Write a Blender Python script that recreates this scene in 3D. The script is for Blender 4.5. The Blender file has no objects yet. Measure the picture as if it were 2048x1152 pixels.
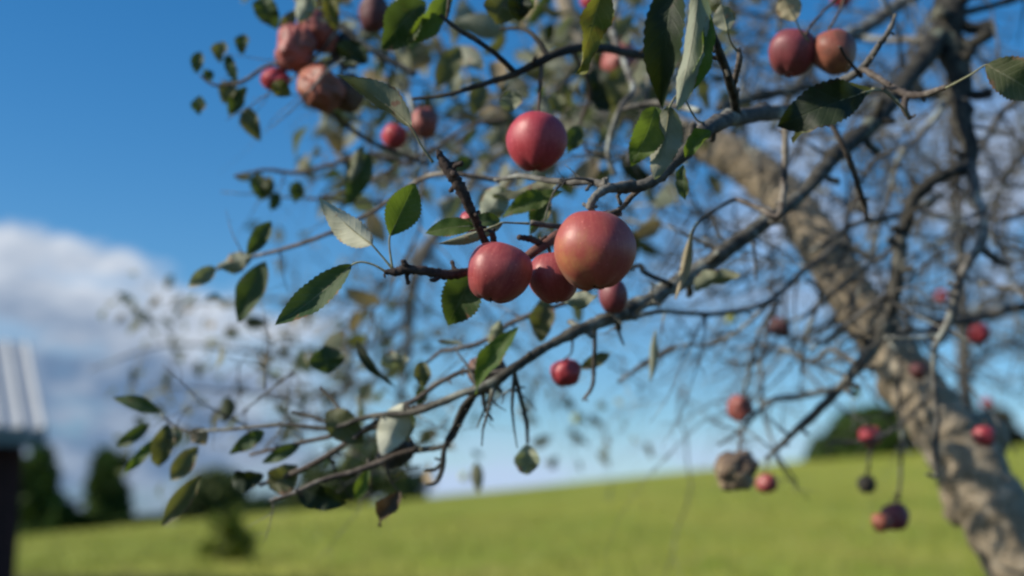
import bpy, math, random
import numpy as np
from mathutils import Vector, Matrix, noise as mnoise

S = bpy.context.scene
COL = S.collection
R = math.radians

# ------------------------------------------------------------------ camera
PITCH = R(11.5)
F = 2813.0                      # focal length in pixels of the 2048 wide frame
CAM = Vector((0, 0, 1.5))
cam_d = bpy.data.cameras.new('camera')
cam = bpy.data.objects.new('camera', cam_d)
COL.objects.link(cam)
cam.location = CAM
cam.rotation_euler = (R(90) + PITCH, 0, 0)
cam_d.sensor_width = 36
cam_d.lens = 36 * F / 2048
cam_d.clip_start = 0.05
cam_d.clip_end = 3000
cam_d.dof.use_dof = True
cam_d.dof.focus_distance = 1.17
cam_d.dof.aperture_fstop = 3.3
S.camera = cam
FW = Vector((0, math.cos(PITCH), math.sin(PITCH)))
UP = Vector((0, -math.sin(PITCH), math.cos(PITCH)))
RT = Vector((1, 0, 0))

def P(x, y, d):
    return CAM + d * (FW + RT * ((x - 1024) / F) + UP * ((576 - y) / F))

# ------------------------------------------------------------------ light
SUN = Vector((-0.82, -0.25, 0.52)).normalized()
sun_d = bpy.data.lights.new('sun', 'SUN')
sun_d.energy = 5.0
sun_d.angle = R(0.53)
sun_d.color = (1.0, 0.90, 0.76)
sun = bpy.data.objects.new('sun', sun_d)
COL.objects.link(sun)
sun.rotation_euler = SUN.to_track_quat('Z', 'Y').to_euler()

S.view_settings.view_transform = 'Standard'
S.view_settings.look = 'None'
S.view_settings.gamma = 1
S.view_settings.exposure = 0.1
S.cycles.use_denoising = True
S.cycles.max_bounces = 6
S.cycles.pixel_filter_type = 'GAUSSIAN'
S.cycles.filter_width = 2.8

# node helper
class NT:
    def __init__(s, tree):
        s.t = tree
        tree.nodes.clear()
    def n(s, typ, ins=None, **kw):
        nd = s.t.nodes.new(typ)
        for k, v in kw.items():
            setattr(nd, k, v)
        for k, v in (ins or {}).items():
            s.set(nd, k, v)
        return nd
    def set(s, nd, k, v):
        sock = nd.inputs[k]
        if isinstance(v, bpy.types.NodeSocket):
            s.t.links.new(v, sock)
        elif isinstance(v, bpy.types.Node):
            s.t.links.new(v.outputs[0], sock)
        else:
            if isinstance(v, tuple) and len(v) == 3 and sock.type == 'RGBA':
                v = v + (1,)
            sock.default_value = v
    def m(s, op, a, b=0.0, c=0.0):
        nd = s.t.nodes.new('ShaderNodeMath')
        nd.operation = op
        for i, v in enumerate((a, b, c)):
            s.set(nd, i, v)
        return nd.outputs[0]
    def mix(s, f, a, b, mode='MIX'):
        nd = s.t.nodes.new('ShaderNodeMix')
        nd.data_type = 'RGBA'
        nd.blend_type = mode
        s.set(nd, 0, f); s.set(nd, 6, a); s.set(nd, 7, b)
        return nd.outputs[2]
    def ss(s, v, lo, hi, a=0.0, b=1.0):
        nd = s.t.nodes.new('ShaderNodeMapRange')
        nd.interpolation_type = 'SMOOTHSTEP'
        s.set(nd, 0, v)
        for i, q in enumerate((lo, hi, a, b)):
            s.set(nd, i + 1, q)
        return nd.outputs[0]
    def noise(s, vec, scale, detail=4, rough=0.55, w=None):
        nd = s.n('ShaderNodeTexNoise', {'Scale': scale, 'Detail': detail, 'Roughness': rough})
        if vec is not None:
            s.set(nd, 'Vector', vec)
        return nd.outputs[0]

# ------------------------------------------------------------------ sky
wd = bpy.data.worlds.new('World')
S.world = wd
wd.use_nodes = True
w = NT(wd.node_tree)
tc = w.n('ShaderNodeTexCoord')
sky = w.n('ShaderNodeTexSky', sky_type='NISHITA', sun_disc=False)
sky.sun_elevation = math.asin(SUN.z)
sky.sun_rotation = math.atan2(SUN.x, SUN.y)
sky.altitude = 100
sky.air_density = 1.0
sky.dust_density = 0.6
sky.ozone_density = 2.2
hsv = w.mix(1.0, w.n('ShaderNodeHueSaturation', {'Saturation': 1.42, 'Value': 1.0, 'Color': sky}), (0.98, 1.03, 1.06), 'MULTIPLY')
sep = w.n('ShaderNodeSeparateXYZ', {0: tc.outputs['Generated']})
X, Y, Z = sep.outputs
az = w.m('MULTIPLY', w.m('ARCTAN2', X, Y), 57.2958)
el = w.m('MULTIPLY', w.m('ARCSINE', Z), 57.2958)
vec = w.n('ShaderNodeCombineXYZ', {0: w.m('MULTIPLY', az, 0.1), 1: w.m('MULTIPLY', el, 0.16), 2: 0.37})
n1 = w.noise(vec, 2.1, 5, 0.55)
n2 = w.noise(vec, 5.0, 5, 0.55)
vec2 = w.n('ShaderNodeCombineXYZ', {0: w.m('MULTIPLY', az, 0.06), 1: w.m('MULTIPLY', el, 0.22), 2: 4.1})
n3 = w.noise(vec2, 3.0, 4, 0.5)
# cumulus bank low in the west: top edge falls from 14 degrees at the left to 8 degrees
top = w.ss(az, -20.0, -9.0, 13.5, 10.9)
bank = w.m('SUBTRACT', w.m('ADD', top, w.m('MULTIPLY', w.m('SUBTRACT', n1, 0.5), 2.4)), el)
bank = w.m('ADD', bank, w.m('MULTIPLY', w.m('SUBTRACT', n2, 0.5), 2.2))
bank_m = w.ss(bank, -0.15, 0.85)
edge = w.m('MULTIPLY', w.ss(az, -4.5, -9.5), w.ss(az, -75.0, -40.0))
bank_m = w.m('MULTIPLY', bank_m, edge)
holes = w.ss(w.m('ADD', n3, w.m('MULTIPLY', w.m('SUBTRACT', n2, 0.5), 0.4)), 0.34, 0.50, 0.55, 1.0)
bank_m = w.m('MULTIPLY', bank_m, holes)
# thin cloud low along the horizon, and soft patches to the north east
low = w.m('MULTIPLY', w.ss(el, 6.4, 3.6), w.ss(n3, 0.40, 0.58, 0.35, 0.92))
ne = w.m('MULTIPLY', w.m('MULTIPLY', w.ss(az, 3.0, 12.0), w.ss(az, 80.0, 45.0)), w.ss(n1, 0.40, 0.60, 0.0, 0.95))
ne = w.m('MULTIPLY', ne, w.m('MULTIPLY', w.ss(el, 8.5, 12.0), w.ss(el, 21.0, 15.5)))
cm = w.m('MAXIMUM', w.m('MAXIMUM', bank_m, low), ne)
# bright rim, greyer body
lit = w.ss(w.m('ADD', bank, w.m('MULTIPLY', w.m('SUBTRACT', n3, 0.5), 9.0)), 1.3, 5.4, 1.0, 0.0)
lit = w.m('ADD', w.m('MULTIPLY', lit, 0.62), w.ss(n2, 0.42, 0.64, 0.0, 0.27))
bcol = w.mix(lit, (0.20, 0.32, 0.52), (0.98, 1.06, 1.18))
rcol = w.mix(w.ss(el, 4.0, 9.0), (0.66, 0.84, 1.16), (0.58, 0.72, 0.98))
ccol = w.mix(edge, rcol, bcol)
bg1 = w.n('ShaderNodeBackground', {'Color': hsv, 'Strength': 0.122})
bg2 = w.n('ShaderNodeBackground', {'Color': ccol, 'Strength': 0.70})
mx = w.n('ShaderNodeMixShader', {0: cm, 1: bg1, 2: bg2})
out = w.n('ShaderNodeOutputWorld', {0: mx})

# ------------------------------------------------------------------ materials
def new_mat(name):
    m = bpy.data.materials.new(name)
    m.use_nodes = True
    t = NT(m.node_tree)
    o = t.n('ShaderNodeOutputMaterial')
    return m, t, o

def finish(t, o, sh):
    t.t.links.new(sh.outputs[0], o.inputs[0])

def bark_mat(name, base, dark, lichen, amount, scale=1.0, cracks=0.0):
    m, t, o = new_mat(name)
    g = t.n('ShaderNodeNewGeometry').outputs['Position']
    a = t.noise(g, 60 * scale, 5, 0.6)
    b = t.noise(g, 13 * scale, 4, 0.6)
    c = t.noise(g, 230 * scale, 3, 0.6)
    col = t.mix(t.ss(a, 0.35, 0.68), dark, base)
    col = t.mix(t.ss(b, 0.62 - amount, 0.72 - amount * 0.6), col, t.mix(t.ss(a, 0.35, 0.6), base, lichen))
    col = t.mix(t.ss(c, 0.60, 0.75, 0.0, 0.6), col, dark)
    e = t.noise(g, 5.5 * scale, 3, 0.5)
    col = t.mix(t.ss(e, 0.56, 0.66, 0.0, 0.7), col, dark)
    h = t.m('ADD', t.m('MULTIPLY', a, 0.7), t.m('MULTIPLY', c, 0.4))
    if cracks:                                          # flaking plates split by dark furrows
        wob = t.n('ShaderNodeVectorMath', {0: g, 1: t.n('ShaderNodeVectorMath', {0: t.n('ShaderNodeTexNoise', {'Vector': g, 'Scale': 16.0}).outputs['Color'], 1: (0.05, 0.05, 0.05)}, operation='MULTIPLY')}, operation='ADD')
        vo = t.n('ShaderNodeTexVoronoi', {'Vector': wob, 'Scale': cracks}, feature='DISTANCE_TO_EDGE')
        fur = t.ss(vo.outputs['Distance'], 0.12, 0.02)
        col = t.mix(t.m('MULTIPLY', fur, 0.4), col, dark)
        h = t.m('SUBTRACT', h, t.m('MULTIPLY', fur, 0.8))
    bump = t.n('ShaderNodeBump', {'Height': h, 'Strength': 0.7, 'Distance': 0.004 / scale})
    p = t.n('ShaderNodeBsdfPrincipled', {'Base Color': col, 'Roughness': 0.85, 'Normal': bump, 'Specular IOR Level': 0.25})
    finish(t, o, p)
    return m

def leaf_mat(name, top, top2, under, vein, spot, spots=0.25, trans=0.35, tcol=(0.25, 0.38, 0.03)):
    m, t, o = new_mat(name)
    uv = t.n('ShaderNodeUVMap', uv_map='UVMap')
    sp = t.n('ShaderNodeSeparateXYZ', {0: uv})
    u = t.m('ABSOLUTE', t.m('MULTIPLY', t.m('SUBTRACT', sp.outputs[0], 0.5), 2.0))
    v = sp.outputs[1]
    g = t.n('ShaderNodeNewGeometry')
    oi = t.n('ShaderNodeObjectInfo')
    nz = t.noise(g.outputs['Position'], 45, 4, 0.6)
    nf = t.noise(g.outputs['Position'], 240, 3, 0.6)
    nb = t.noise(g.outputs['Position'], 85, 3, 0.5)
    s = t.m('FRACT', t.m('MULTIPLY', t.m('SUBTRACT', v, t.m('MULTIPLY', u, 0.22)), 9.0))
    side = t.ss(t.m('ABSOLUTE', t.m('SUBTRACT', s, 0.5)), 0.36, 0.5)
    mid = t.ss(u, 0.07, 0.02)
    vn = t.m('MAXIMUM', t.m('MULTIPLY', side, 0.45), mid)
    tc_ = t.mix(t.ss(nz, 0.35, 0.65), top, top2)
    tc_ = t.mix(t.m('MULTIPLY', vn, 0.55), tc_, vein)
    uc = t.mix(t.ss(nz, 0.3, 0.7, 0.0, 0.35), under, top2)
    uc = t.mix(t.m('MULTIPLY', vn, 0.5), uc, vein)
    col = t.mix(g.outputs['Backfacing'], tc_, uc)
    sm = t.m('ADD', nb, t.ss(u, 0.70, 1.0, 0.0, 0.15))
    col = t.mix(t.ss(sm, 0.78 - spots * 0.5, 0.86 - spots * 0.5), col, spot)
    col = t.mix(t.ss(nf, 0.62, 0.75, 0.0, 0.35), col, vein)
    hs = t.n('ShaderNodeHueSaturation', {'Hue': t.m('ADD', 0.485, t.m('MULTIPLY', oi.outputs['Random'], 0.03)),
             'Value': t.m('ADD', 0.8, t.m('MULTIPLY', oi.outputs['Random'], 0.4)), 'Color': col})
    h = t.m('ADD', t.m('MULTIPLY', vn, -0.6), t.m('MULTIPLY', nf, 0.5))
    bump = t.n('ShaderNodeBump', {'Height': h, 'Strength': 0.5, 'Distance': 0.0012})
    p = t.n('ShaderNodeBsdfPrincipled', {'Base Color': hs, 'Roughness': 0.6, 'Normal': bump, 'Specular IOR Level': 0.3})
    tr = t.n('ShaderNodeBsdfTranslucent', {'Color': tcol, 'Normal': bump})
    mxs = t.n('ShaderNodeMixShader', {0: trans, 1: p, 2: tr})
    finish(t, o, mxs)
    return m

LM = {
 'green': leaf_mat('leaf_green', (0.028, 0.058, 0.019), (0.052, 0.080, 0.030), (0.20, 0.23, 0.17), (0.13, 0.16, 0.095), (0.16, 0.09, 0.05), 0.27, 0.22, (0.14, 0.22, 0.03)),
 'bright': leaf_mat('leaf_bright', (0.042, 0.085, 0.016), (0.07, 0.11, 0.022), (0.20, 0.24, 0.14), (0.16, 0.19, 0.09), (0.16, 0.10, 0.04), 0.24, 0.36, (0.22, 0.33, 0.03)),
 'olive': leaf_mat('leaf_olive', (0.070, 0.082, 0.036), (0.11, 0.115, 0.058), (0.23, 0.25, 0.16), (0.22, 0.23, 0.14), (0.17, 0.10, 0.06), 0.34, 0.25, (0.24, 0.26, 0.05)),
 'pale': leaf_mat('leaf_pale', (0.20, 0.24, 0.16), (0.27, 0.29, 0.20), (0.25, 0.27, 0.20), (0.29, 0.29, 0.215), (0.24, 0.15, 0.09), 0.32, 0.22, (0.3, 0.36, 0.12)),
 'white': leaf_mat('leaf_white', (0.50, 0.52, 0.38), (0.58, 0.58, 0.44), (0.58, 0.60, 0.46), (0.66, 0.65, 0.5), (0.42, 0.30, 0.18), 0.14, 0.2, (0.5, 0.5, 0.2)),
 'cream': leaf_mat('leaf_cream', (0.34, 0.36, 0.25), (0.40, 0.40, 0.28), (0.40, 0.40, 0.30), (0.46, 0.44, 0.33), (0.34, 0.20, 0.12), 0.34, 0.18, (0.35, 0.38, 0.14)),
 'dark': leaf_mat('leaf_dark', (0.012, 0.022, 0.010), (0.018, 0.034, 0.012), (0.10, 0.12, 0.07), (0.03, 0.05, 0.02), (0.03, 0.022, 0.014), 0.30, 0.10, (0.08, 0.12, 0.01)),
 'yellow': leaf_mat('leaf_yellow', (0.07, 0.085, 0.015), (0.12, 0.12, 0.02), (0.26, 0.26, 0.11), (0.26, 0.24, 0.08), (0.14, 0.06, 0.02), 0.34, 0.34, (0.26, 0.26, 0.03)),
 'tan': leaf_mat('leaf_tan', (0.30, 0.24, 0.13), (0.38, 0.32, 0.19), (0.36, 0.31, 0.20), (0.42, 0.37, 0.24), (0.16, 0.10, 0.05), 0.28, 0.25, (0.4, 0.32, 0.12)),
 'dead': leaf_mat('leaf_dead', (0.055, 0.038, 0.022), (0.09, 0.065, 0.04), (0.12, 0.10, 0.07), (0.14, 0.11, 0.07), (0.26, 0.17, 0.09), 0.24, 0.12, (0.2, 0.13, 0.05)),
}
M_trunk = bark_mat('bark_trunk', (0.43, 0.365, 0.265), (0.25, 0.205, 0.14), (0.50, 0.45, 0.35), 0.07, 0.6, 62.0)
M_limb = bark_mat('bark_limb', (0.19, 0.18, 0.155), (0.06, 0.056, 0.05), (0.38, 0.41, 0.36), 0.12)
M_darklimb = bark_mat('bark_shaded_limb', (0.075, 0.07, 0.055), (0.022, 0.021, 0.018), (0.22, 0.24, 0.17), 0.02)  # dark bark; the shade on the upper limbs is put into this colour
M_mosslimb = bark_mat('bark_mossy_limb', (0.13, 0.122, 0.10), (0.04, 0.038, 0.032), (0.33, 0.35, 0.30), 0.13)
M_twig = bark_mat('bark_twig', (0.17, 0.145, 0.12), (0.06, 0.048, 0.04), (0.30, 0.28, 0.23), 0.08, 1.6)
M_spur = bark_mat('bark_spur', (0.085, 0.062, 0.052), (0.032, 0.025, 0.022), (0.24, 0.21, 0.18), -0.02, 2.0)
M_redtwig = bark_mat('bark_red_twig', (0.20, 0.095, 0.075), (0.10, 0.05, 0.042), (0.30, 0.20, 0.16), 0.0, 1.6)
M_stem = bark_mat('fruit_stem', (0.16, 0.12, 0.08), (0.06, 0.04, 0.03), (0.22, 0.2, 0.13), 0.0, 2.0)
M_petiole = bark_mat('petiole', (0.27, 0.29, 0.18), (0.19, 0.18, 0.11), (0.32, 0.31, 0.22), 0.0, 2.0)

def apple_mat(name, red, red2, ground, blush_dir, blush, spots=0.2, rough=0.42, dull=0.0):
    m, t, o = new_mat(name)
    tc = t.n('ShaderNodeTexCoord').outputs['Object']
    sp = t.n('ShaderNodeSeparateXYZ', {0: tc})
    ang = t.m('ARCTAN2', sp.outputs[0], sp.outputs[1])
    sv = t.n('ShaderNodeCombineXYZ', {0: t.m('MULTIPLY', ang, 5.0), 1: t.m('MULTIPLY', sp.outputs[2], 22.0), 2: 0.0})
    st = t.noise(sv, 2.2, 4, 0.6)
    nz = t.noise(tc, 55, 4, 0.55)
    nf = t.noise(tc, 420, 3, 0.6)
    d = t.n('ShaderNodeVectorMath', {0: tc, 1: tuple(blush_dir)}, operation='DOT_PRODUCT').outputs['Value']
    bl = t.m('ADD', t.m('MULTIPLY', d, 22.0), t.m('MULTIPLY', t.m('SUBTRACT', nz, 0.5), 2.0))
    bl = t.ss(t.m('ADD', bl, t.m('MULTIPLY', t.m('SUBTRACT', st, 0.5), 0.9)), -0.5 - blush, 0.9 - blush)
    rc = t.mix(t.ss(t.m('ADD', t.m('MULTIPLY', st, 0.6), t.m('MULTIPLY', nz, 0.4)), 0.34, 0.66), red, red2)
    col = t.mix(bl, ground, rc)
    vo = t.n('ShaderNodeTexVoronoi', {'Vector': tc, 'Scale': 190.0})
    dots = t.ss(vo.outputs['Distance'], 0.17, 0.08)
    col = t.mix(t.m('MULTIPLY', dots, 0.60), col, tuple(min(0.7, 1.5 * c + 0.06) for c in red2))
    bs = t.noise(tc, 120, 3, 0.5)
    col = t.mix(t.ss(bs, 0.80 - spots * 0.4, 0.86 - spots * 0.4), col, (0.10, 0.045, 0.03))
    col = t.mix(t.ss(nf, 0.45, 0.75, 0.0, 0.25), col, tuple(min(0.6, 1.25 * c + 0.03) for c in red2))
    if dull:
        col = t.mix(t.ss(nz, 0.42, 0.62, 0.0, dull), col, (0.06, 0.04, 0.028))
    bump = t.n('ShaderNodeBump', {'Height': t.m('ADD', nf, t.m('MULTIPLY', nz, 1.5)), 'Strength': 0.15, 'Distance': 0.001})
    p = t.n('ShaderNodeBsdfPrincipled', {'Base Color': col, 'Roughness': t.m('ADD', rough, t.m('MULTIPLY', nf, 0.12)),
            'Specular IOR Level': 0.55, 'Normal': bump, 'Sheen Weight': 0.05, 'Sheen Roughness': 0.4,
            'Subsurface Weight': 0.06, 'Subsurface Radius': (0.01, 0.004, 0.002), 'Subsurface Scale': 0.3})
    finish(t, o, p)
    return m

AM = {
 'red': apple_mat('apple_red', (0.27, 0.036, 0.040), (0.36, 0.075, 0.066), (0.34, 0.17, 0.06), (0.35, -0.2, 0.8), 1.35, 0.05),
 'crimson': apple_mat('apple_crimson', (0.33, 0.026, 0.038), (0.42, 0.055, 0.066), (0.36, 0.13, 0.06), (0.2, -0.2, 0.9), 1.35, 0.02),
 'blush': apple_mat('apple_blush', (0.30, 0.040, 0.038), (0.39, 0.085, 0.062), (0.50, 0.24, 0.09), (0.75, 0.10, 0.45), 0.92, 0.06, 0.41),
 'orange': apple_mat('apple_orange', (0.27, 0.060, 0.038), (0.35, 0.115, 0.062), (0.34, 0.18, 0.075), (0.2, -0.2, 0.8), 0.8, 0.24, 0.5, 0.55),
 'withered': apple_mat('apple_withered', (0.30, 0.070, 0.060), (0.37, 0.115, 0.09), (0.26, 0.12, 0.075), (-0.4, -0.1, 0.7), 0.9, 0.22, 0.5, 0.5),
 'maroon': apple_mat('apple_maroon', (0.075, 0.016, 0.020), (0.12, 0.026, 0.030), (0.09, 0.04, 0.022), (-0.4, -0.1, 0.7), 0.9, 0.25, 0.55, 0.5),
 'plum': apple_mat('apple_plum', (0.17, 0.028, 0.036), (0.24, 0.050, 0.055), (0.26, 0.11, 0.05), (0.3, -0.2, 0.8), 1.1, 0.12, 0.45, 0.25),  # darker red; for the left twin apple this paints in its shade
 'orange_shaded': apple_mat('apple_orange_shaded', (0.22, 0.048, 0.034), (0.30, 0.095, 0.050), (0.26, 0.14, 0.06), (-0.3, -0.2, 0.8), 0.6, 0.2, 0.5, 0.45),  # orange skin darkened: the right twin's shade is in the colour
 'black': apple_mat('apple_black', (0.022, 0.018, 0.014), (0.035, 0.03, 0.02), (0.03, 0.028, 0.016), (0, 0, 1), 0.5, 0.1, 0.7, 0.4),
 'rotten': apple_mat('apple_rotten', (0.20, 0.075, 0.05), (0.09, 0.055, 0.032), (0.10, 0.07, 0.04), (-0.5, -0.1, 0.5), 0.3, 0.35, 0.65, 0.8),
 'mummy': apple_mat('apple_mummy', (0.27, 0.18, 0.125), (0.15, 0.10, 0.07), (0.33, 0.25, 0.15), (0, 0, 1), 0.1, 0.5, 0.8, 0.7),
 'green': apple_mat('apple_green', (0.50, 0.50, 0.12), (0.42, 0.48, 0.10), (0.50, 0.55, 0.16), (0, 0, 1), 0.0, 0.0),
}

def simple_mat(name, col, rough=0.6, metal=0.0, nscale=8, var=0.2, spec=0.4):
    m, t, o = new_mat(name)
    g = t.n('ShaderNodeNewGeometry').outputs['Position']
    a = t.noise(g, nscale, 4, 0.6)
    c2 = tuple(c * (1 - var) for c in col)
    cc = t.mix(t.ss(a, 0.35, 0.65), c2, col)
    p = t.n('ShaderNodeBsdfPrincipled', {'Base Color': cc, 'Roughness': rough, 'Metallic': metal, 'Specular IOR Level': spec})
    finish(t, o, p)
    return m

# ------------------------------------------------------------------ mesh helpers
class MB:
    def __init__(s):
        s.v, s.f, s.uv = [], [], []
    def add(s, verts, faces, uvs=None):
        o = len(s.v)
        s.v.extend([tuple(p) for p in verts])
        s.f.extend([tuple(i + o for i in f) for f in faces])
        s.uv.extend(uvs if uvs is not None else [(0, 0)] * len(verts))
    def build(s, name, mat, parent=None, origin=(0, 0, 0), smooth=True, rot=None):
        """origin is in world space; the parents used here carry no rotation"""
        me = bpy.data.meshes.new(name)
        o = Vector(origin)
        vs = np.array(s.v, dtype=np.float64).reshape(-1, 3) - np.array(o)
        me.from_pydata(vs.tolist(), [], s.f)
        if any(s.uv):
            ul = me.uv_layers.new(name='UVMap')
            li = np.zeros(len(me.loops), dtype=np.int32)
            me.loops.foreach_get('vertex_index', li)
            ul.data.foreach_set('uv', np.array(s.uv, dtype=np.float32)[li].ravel())
        if smooth:
            me.polygons.foreach_set('use_smooth', [True] * len(me.polygons))
        for m in (mat if isinstance(mat, (list, tuple)) else [mat]):
            me.materials.append(m)
        ob = bpy.data.objects.new(name, me)
        COL.objects.link(ob)
        put(ob, o, parent)
        return ob

WORLD_LOC = {}
def put(ob, o, parent=None):
    WORLD_LOC[ob] = Vector(o)
    if parent is not None:
        ob.parent = parent
        ob.location = Vector(o) - WORLD_LOC[parent]
    else:
        ob.location = o

def empty(name, loc):
    e = bpy.data.objects.new(name, None)
    e.empty_display_size = 0.05
    COL.objects.link(e)
    put(e, loc)
    return e

def tag(o, label=None, cat=None, group=None, kind=None):
    for k, v in (('label', label), ('category', cat), ('group', group), ('kind', kind)):
        if v:
            o[k] = v
    return o

def spline(pts, rads, sub):
    """Catmull-Rom through pts with radii"""
    n = len(pts)
    if n == 2:
        pts = [pts[0], (pts[0] + pts[1]) / 2, pts[1]]
        rads = [rads[0], (rads[0] + rads[1]) / 2, rads[1]]
        n = 3
    op, orr = [], []
    for i in range(n - 1):
        p0, p1, p2, p3 = pts[max(i - 1, 0)], pts[i], pts[i + 1], pts[min(i + 2, n - 1)]
        for k in range(sub):
            t = k / sub
            op.append(0.5 * ((2 * p1) + (p2 - p0) * t + (2 * p0 - 5 * p1 + 4 * p2 - p3) * t * t + (3 * p1 - p0 - 3 * p2 + p3) * t ** 3))
            orr.append(rads[i] * (1 - t) + rads[i + 1] * t)
    op.append(pts[-1].copy()); orr.append(rads[-1])
    return op, orr

def tube(mb, pts, rads, sides=8, knob=0.0, rng=None, ring=0.0, freq=1.0):
    n = len(pts)
    T = []
    for i in range(n):
        d = pts[min(i + 1, n - 1)] - pts[max(i - 1, 0)]
        T.append(d.normalized() if d.length > 1e-9 else Vector((0, 0, 1)))
    u = T[0].orthogonal().normalized()
    verts, faces, uvs = [], [], []
    for i in range(n):
        u = (u - T[i] * u.dot(T[i]))
        u = u.normalized() if u.length > 1e-9 else T[i].orthogonal().normalized()
        v = T[i].cross(u)
        r0 = rads[i]
        if ring:
            r0 *= 1 + ring * (1 if i % 2 else -0.4) * (0.6 + 0.8 * (rng.random() if rng else 0.5))
        for k in range(sides):
            a = 2 * math.pi * k / sides
            dr = u * math.cos(a) + v * math.sin(a)
            r = r0
            if knob:
                q = pts[i] + dr * rads[i]
                r *= 1 + knob * (mnoise.noise(q * (0.45 * freq / max(rads[i], 5e-4))) + 0.5 * mnoise.noise(q * (1.1 * freq / max(rads[i], 5e-4))))
            verts.append(pts[i] + dr * r)
            uvs.append((k / sides, i * 0.1))
    for i in range(n - 1):
        for k in range(sides):
            a, b = i * sides + k, i * sides + (k + 1) % sides
            faces.append((a, b, b + sides, a + sides))
    faces.append(tuple(range(sides - 1, -1, -1)))
    faces.append(tuple(range((n - 1) * sides, n * sides)))
    mb.add(verts, faces, uvs)

def lateral(rng, t):
    o = t.orthogonal().normalized()
    return (Matrix.Rotation(rng.uniform(0, 6.283), 3, t) @ o).normalized()

def grow(mb, rng, p, d, length, r, depth=1, sides=5, droop=-0.15, wander=0.35, kids=(2, 4), tips=None):
    n = max(4, int(length / 0.03))
    n = min(n, 14)
    pts, rads = [p.copy()], [r]
    q = p.copy(); d = d.normalized()
    for i in range(n):
        d = (d + Vector((rng.gauss(0, wander), rng.gauss(0, wander), rng.gauss(0, wander) + droop)) * 0.5).normalized()
        q = q + d * (length / n)
        pts.append(q.copy())
        rads.append(r * (1 - 0.75 * (i + 1) / n))
    tube(mb, pts, rads, sides, 0.15)
    if tips is not None:
        tips.append((q.copy(), d.copy()))
    if depth > 0:
        for _ in range(rng.randint(*kids)):
            i = rng.randint(1, n - 1)
            t = (pts[i + 1] - pts[i]).normalized()
            dd = (t * 0.7 + lateral(rng, t)).normalized()
            grow(mb, rng, pts[i], dd, length * rng.uniform(0.3, 0.6), rads[i] * 0.65, depth - 1, sides, droop, wander, kids, tips)
            if tips is not None:
                tips.append((pts[i].copy(), dd.copy()))

def leaf_geo(mb, base, tip, hw, side, fold=0.25, curl=0.12, wave=0.05, tipc=0.0, nu=8, nv=26, rng=random, serr=0.05, wide=0.42, twist=0.0):
    """base,tip world points; hw half width; side = lateral unit vector"""
    ax = tip - base
    L = ax.length
    ax = ax / L
    side = (side - ax * side.dot(ax)).normalized()
    nrm = side.cross(ax).normalized()
    ph1, ph2 = rng.uniform(0, 6), rng.uniform(0, 6)
    verts, uvs, faces = [], [], []
    kexp = math.log(0.5) / math.log(wide)
    for j in range(nv + 1):
        v = j / nv
        s = math.sin(math.pi * (v ** kexp)) ** 0.82 if 0 < v < 1 else 0.0
        wv = hw * max(s, 0.02 if v < 0.5 else 0.0) 
        if v > 0.9:
            wv *= 1.0
        tooth = (1 + serr * (1 if j % 2 else -0.7)) if 1 < j < nv else 1
        a = twist * (v - 0.3)
        sd = side * math.cos(a) + nrm * math.sin(a)
        nn = nrm * math.cos(a) - side * math.sin(a)
        cen = base + ax * (v * L) + nrm * (curl * L * math.sin(math.pi * v) + tipc * L * v * v * v)
        for i in range(nu + 1):
            u = 2 * i / nu - 1
            tt = tooth if abs(u) > 0.99 else 1
            z = fold * abs(u) ** 1.3 * wv + wave * hw * abs(u) * math.sin(9 * v + ph1 + (2.0 if u > 0 else 0)) + 0.4 * wave * hw * abs(u) * math.sin(21 * v + ph2 + u)
            # pillow between the side veins
            z += 0.02 * hw * math.sin((v - abs(u) * 0.22) * 9 * 6.283) * (1 - abs(u) ** 4)
            cw = math.cos(min(1.2, fold * abs(u)))
            verts.append(cen + sd * (u * wv * tt * cw) + nn * z)
            uvs.append(((u + 1) / 2, v))
    w1 = nu + 1
    for j in range(nv):
        for i in range(nu):
            a = j * w1 + i
            faces.append((a, a + 1, a + w1 + 1, a + w1))
    mb.add(verts, faces, uvs)

# ------------------------------------------------------------------ ground
def H(x, y):
    hx = 5.0 + 0.095 * x
    hx = max(0.4, min(hx, 14)) 
    v = y / 60.0
    if v <= 0.97:
        s = v
    else:
        k = v - 0.97
        s = 0.97 + k - 1.9 * k * k if k < 0.263 else 0.97 + 0.1315
        if k >= 0.263:
            s -= min(0.35, (k - 0.263) * 0.25)
    return hx * max(s, -0.4)

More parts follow.
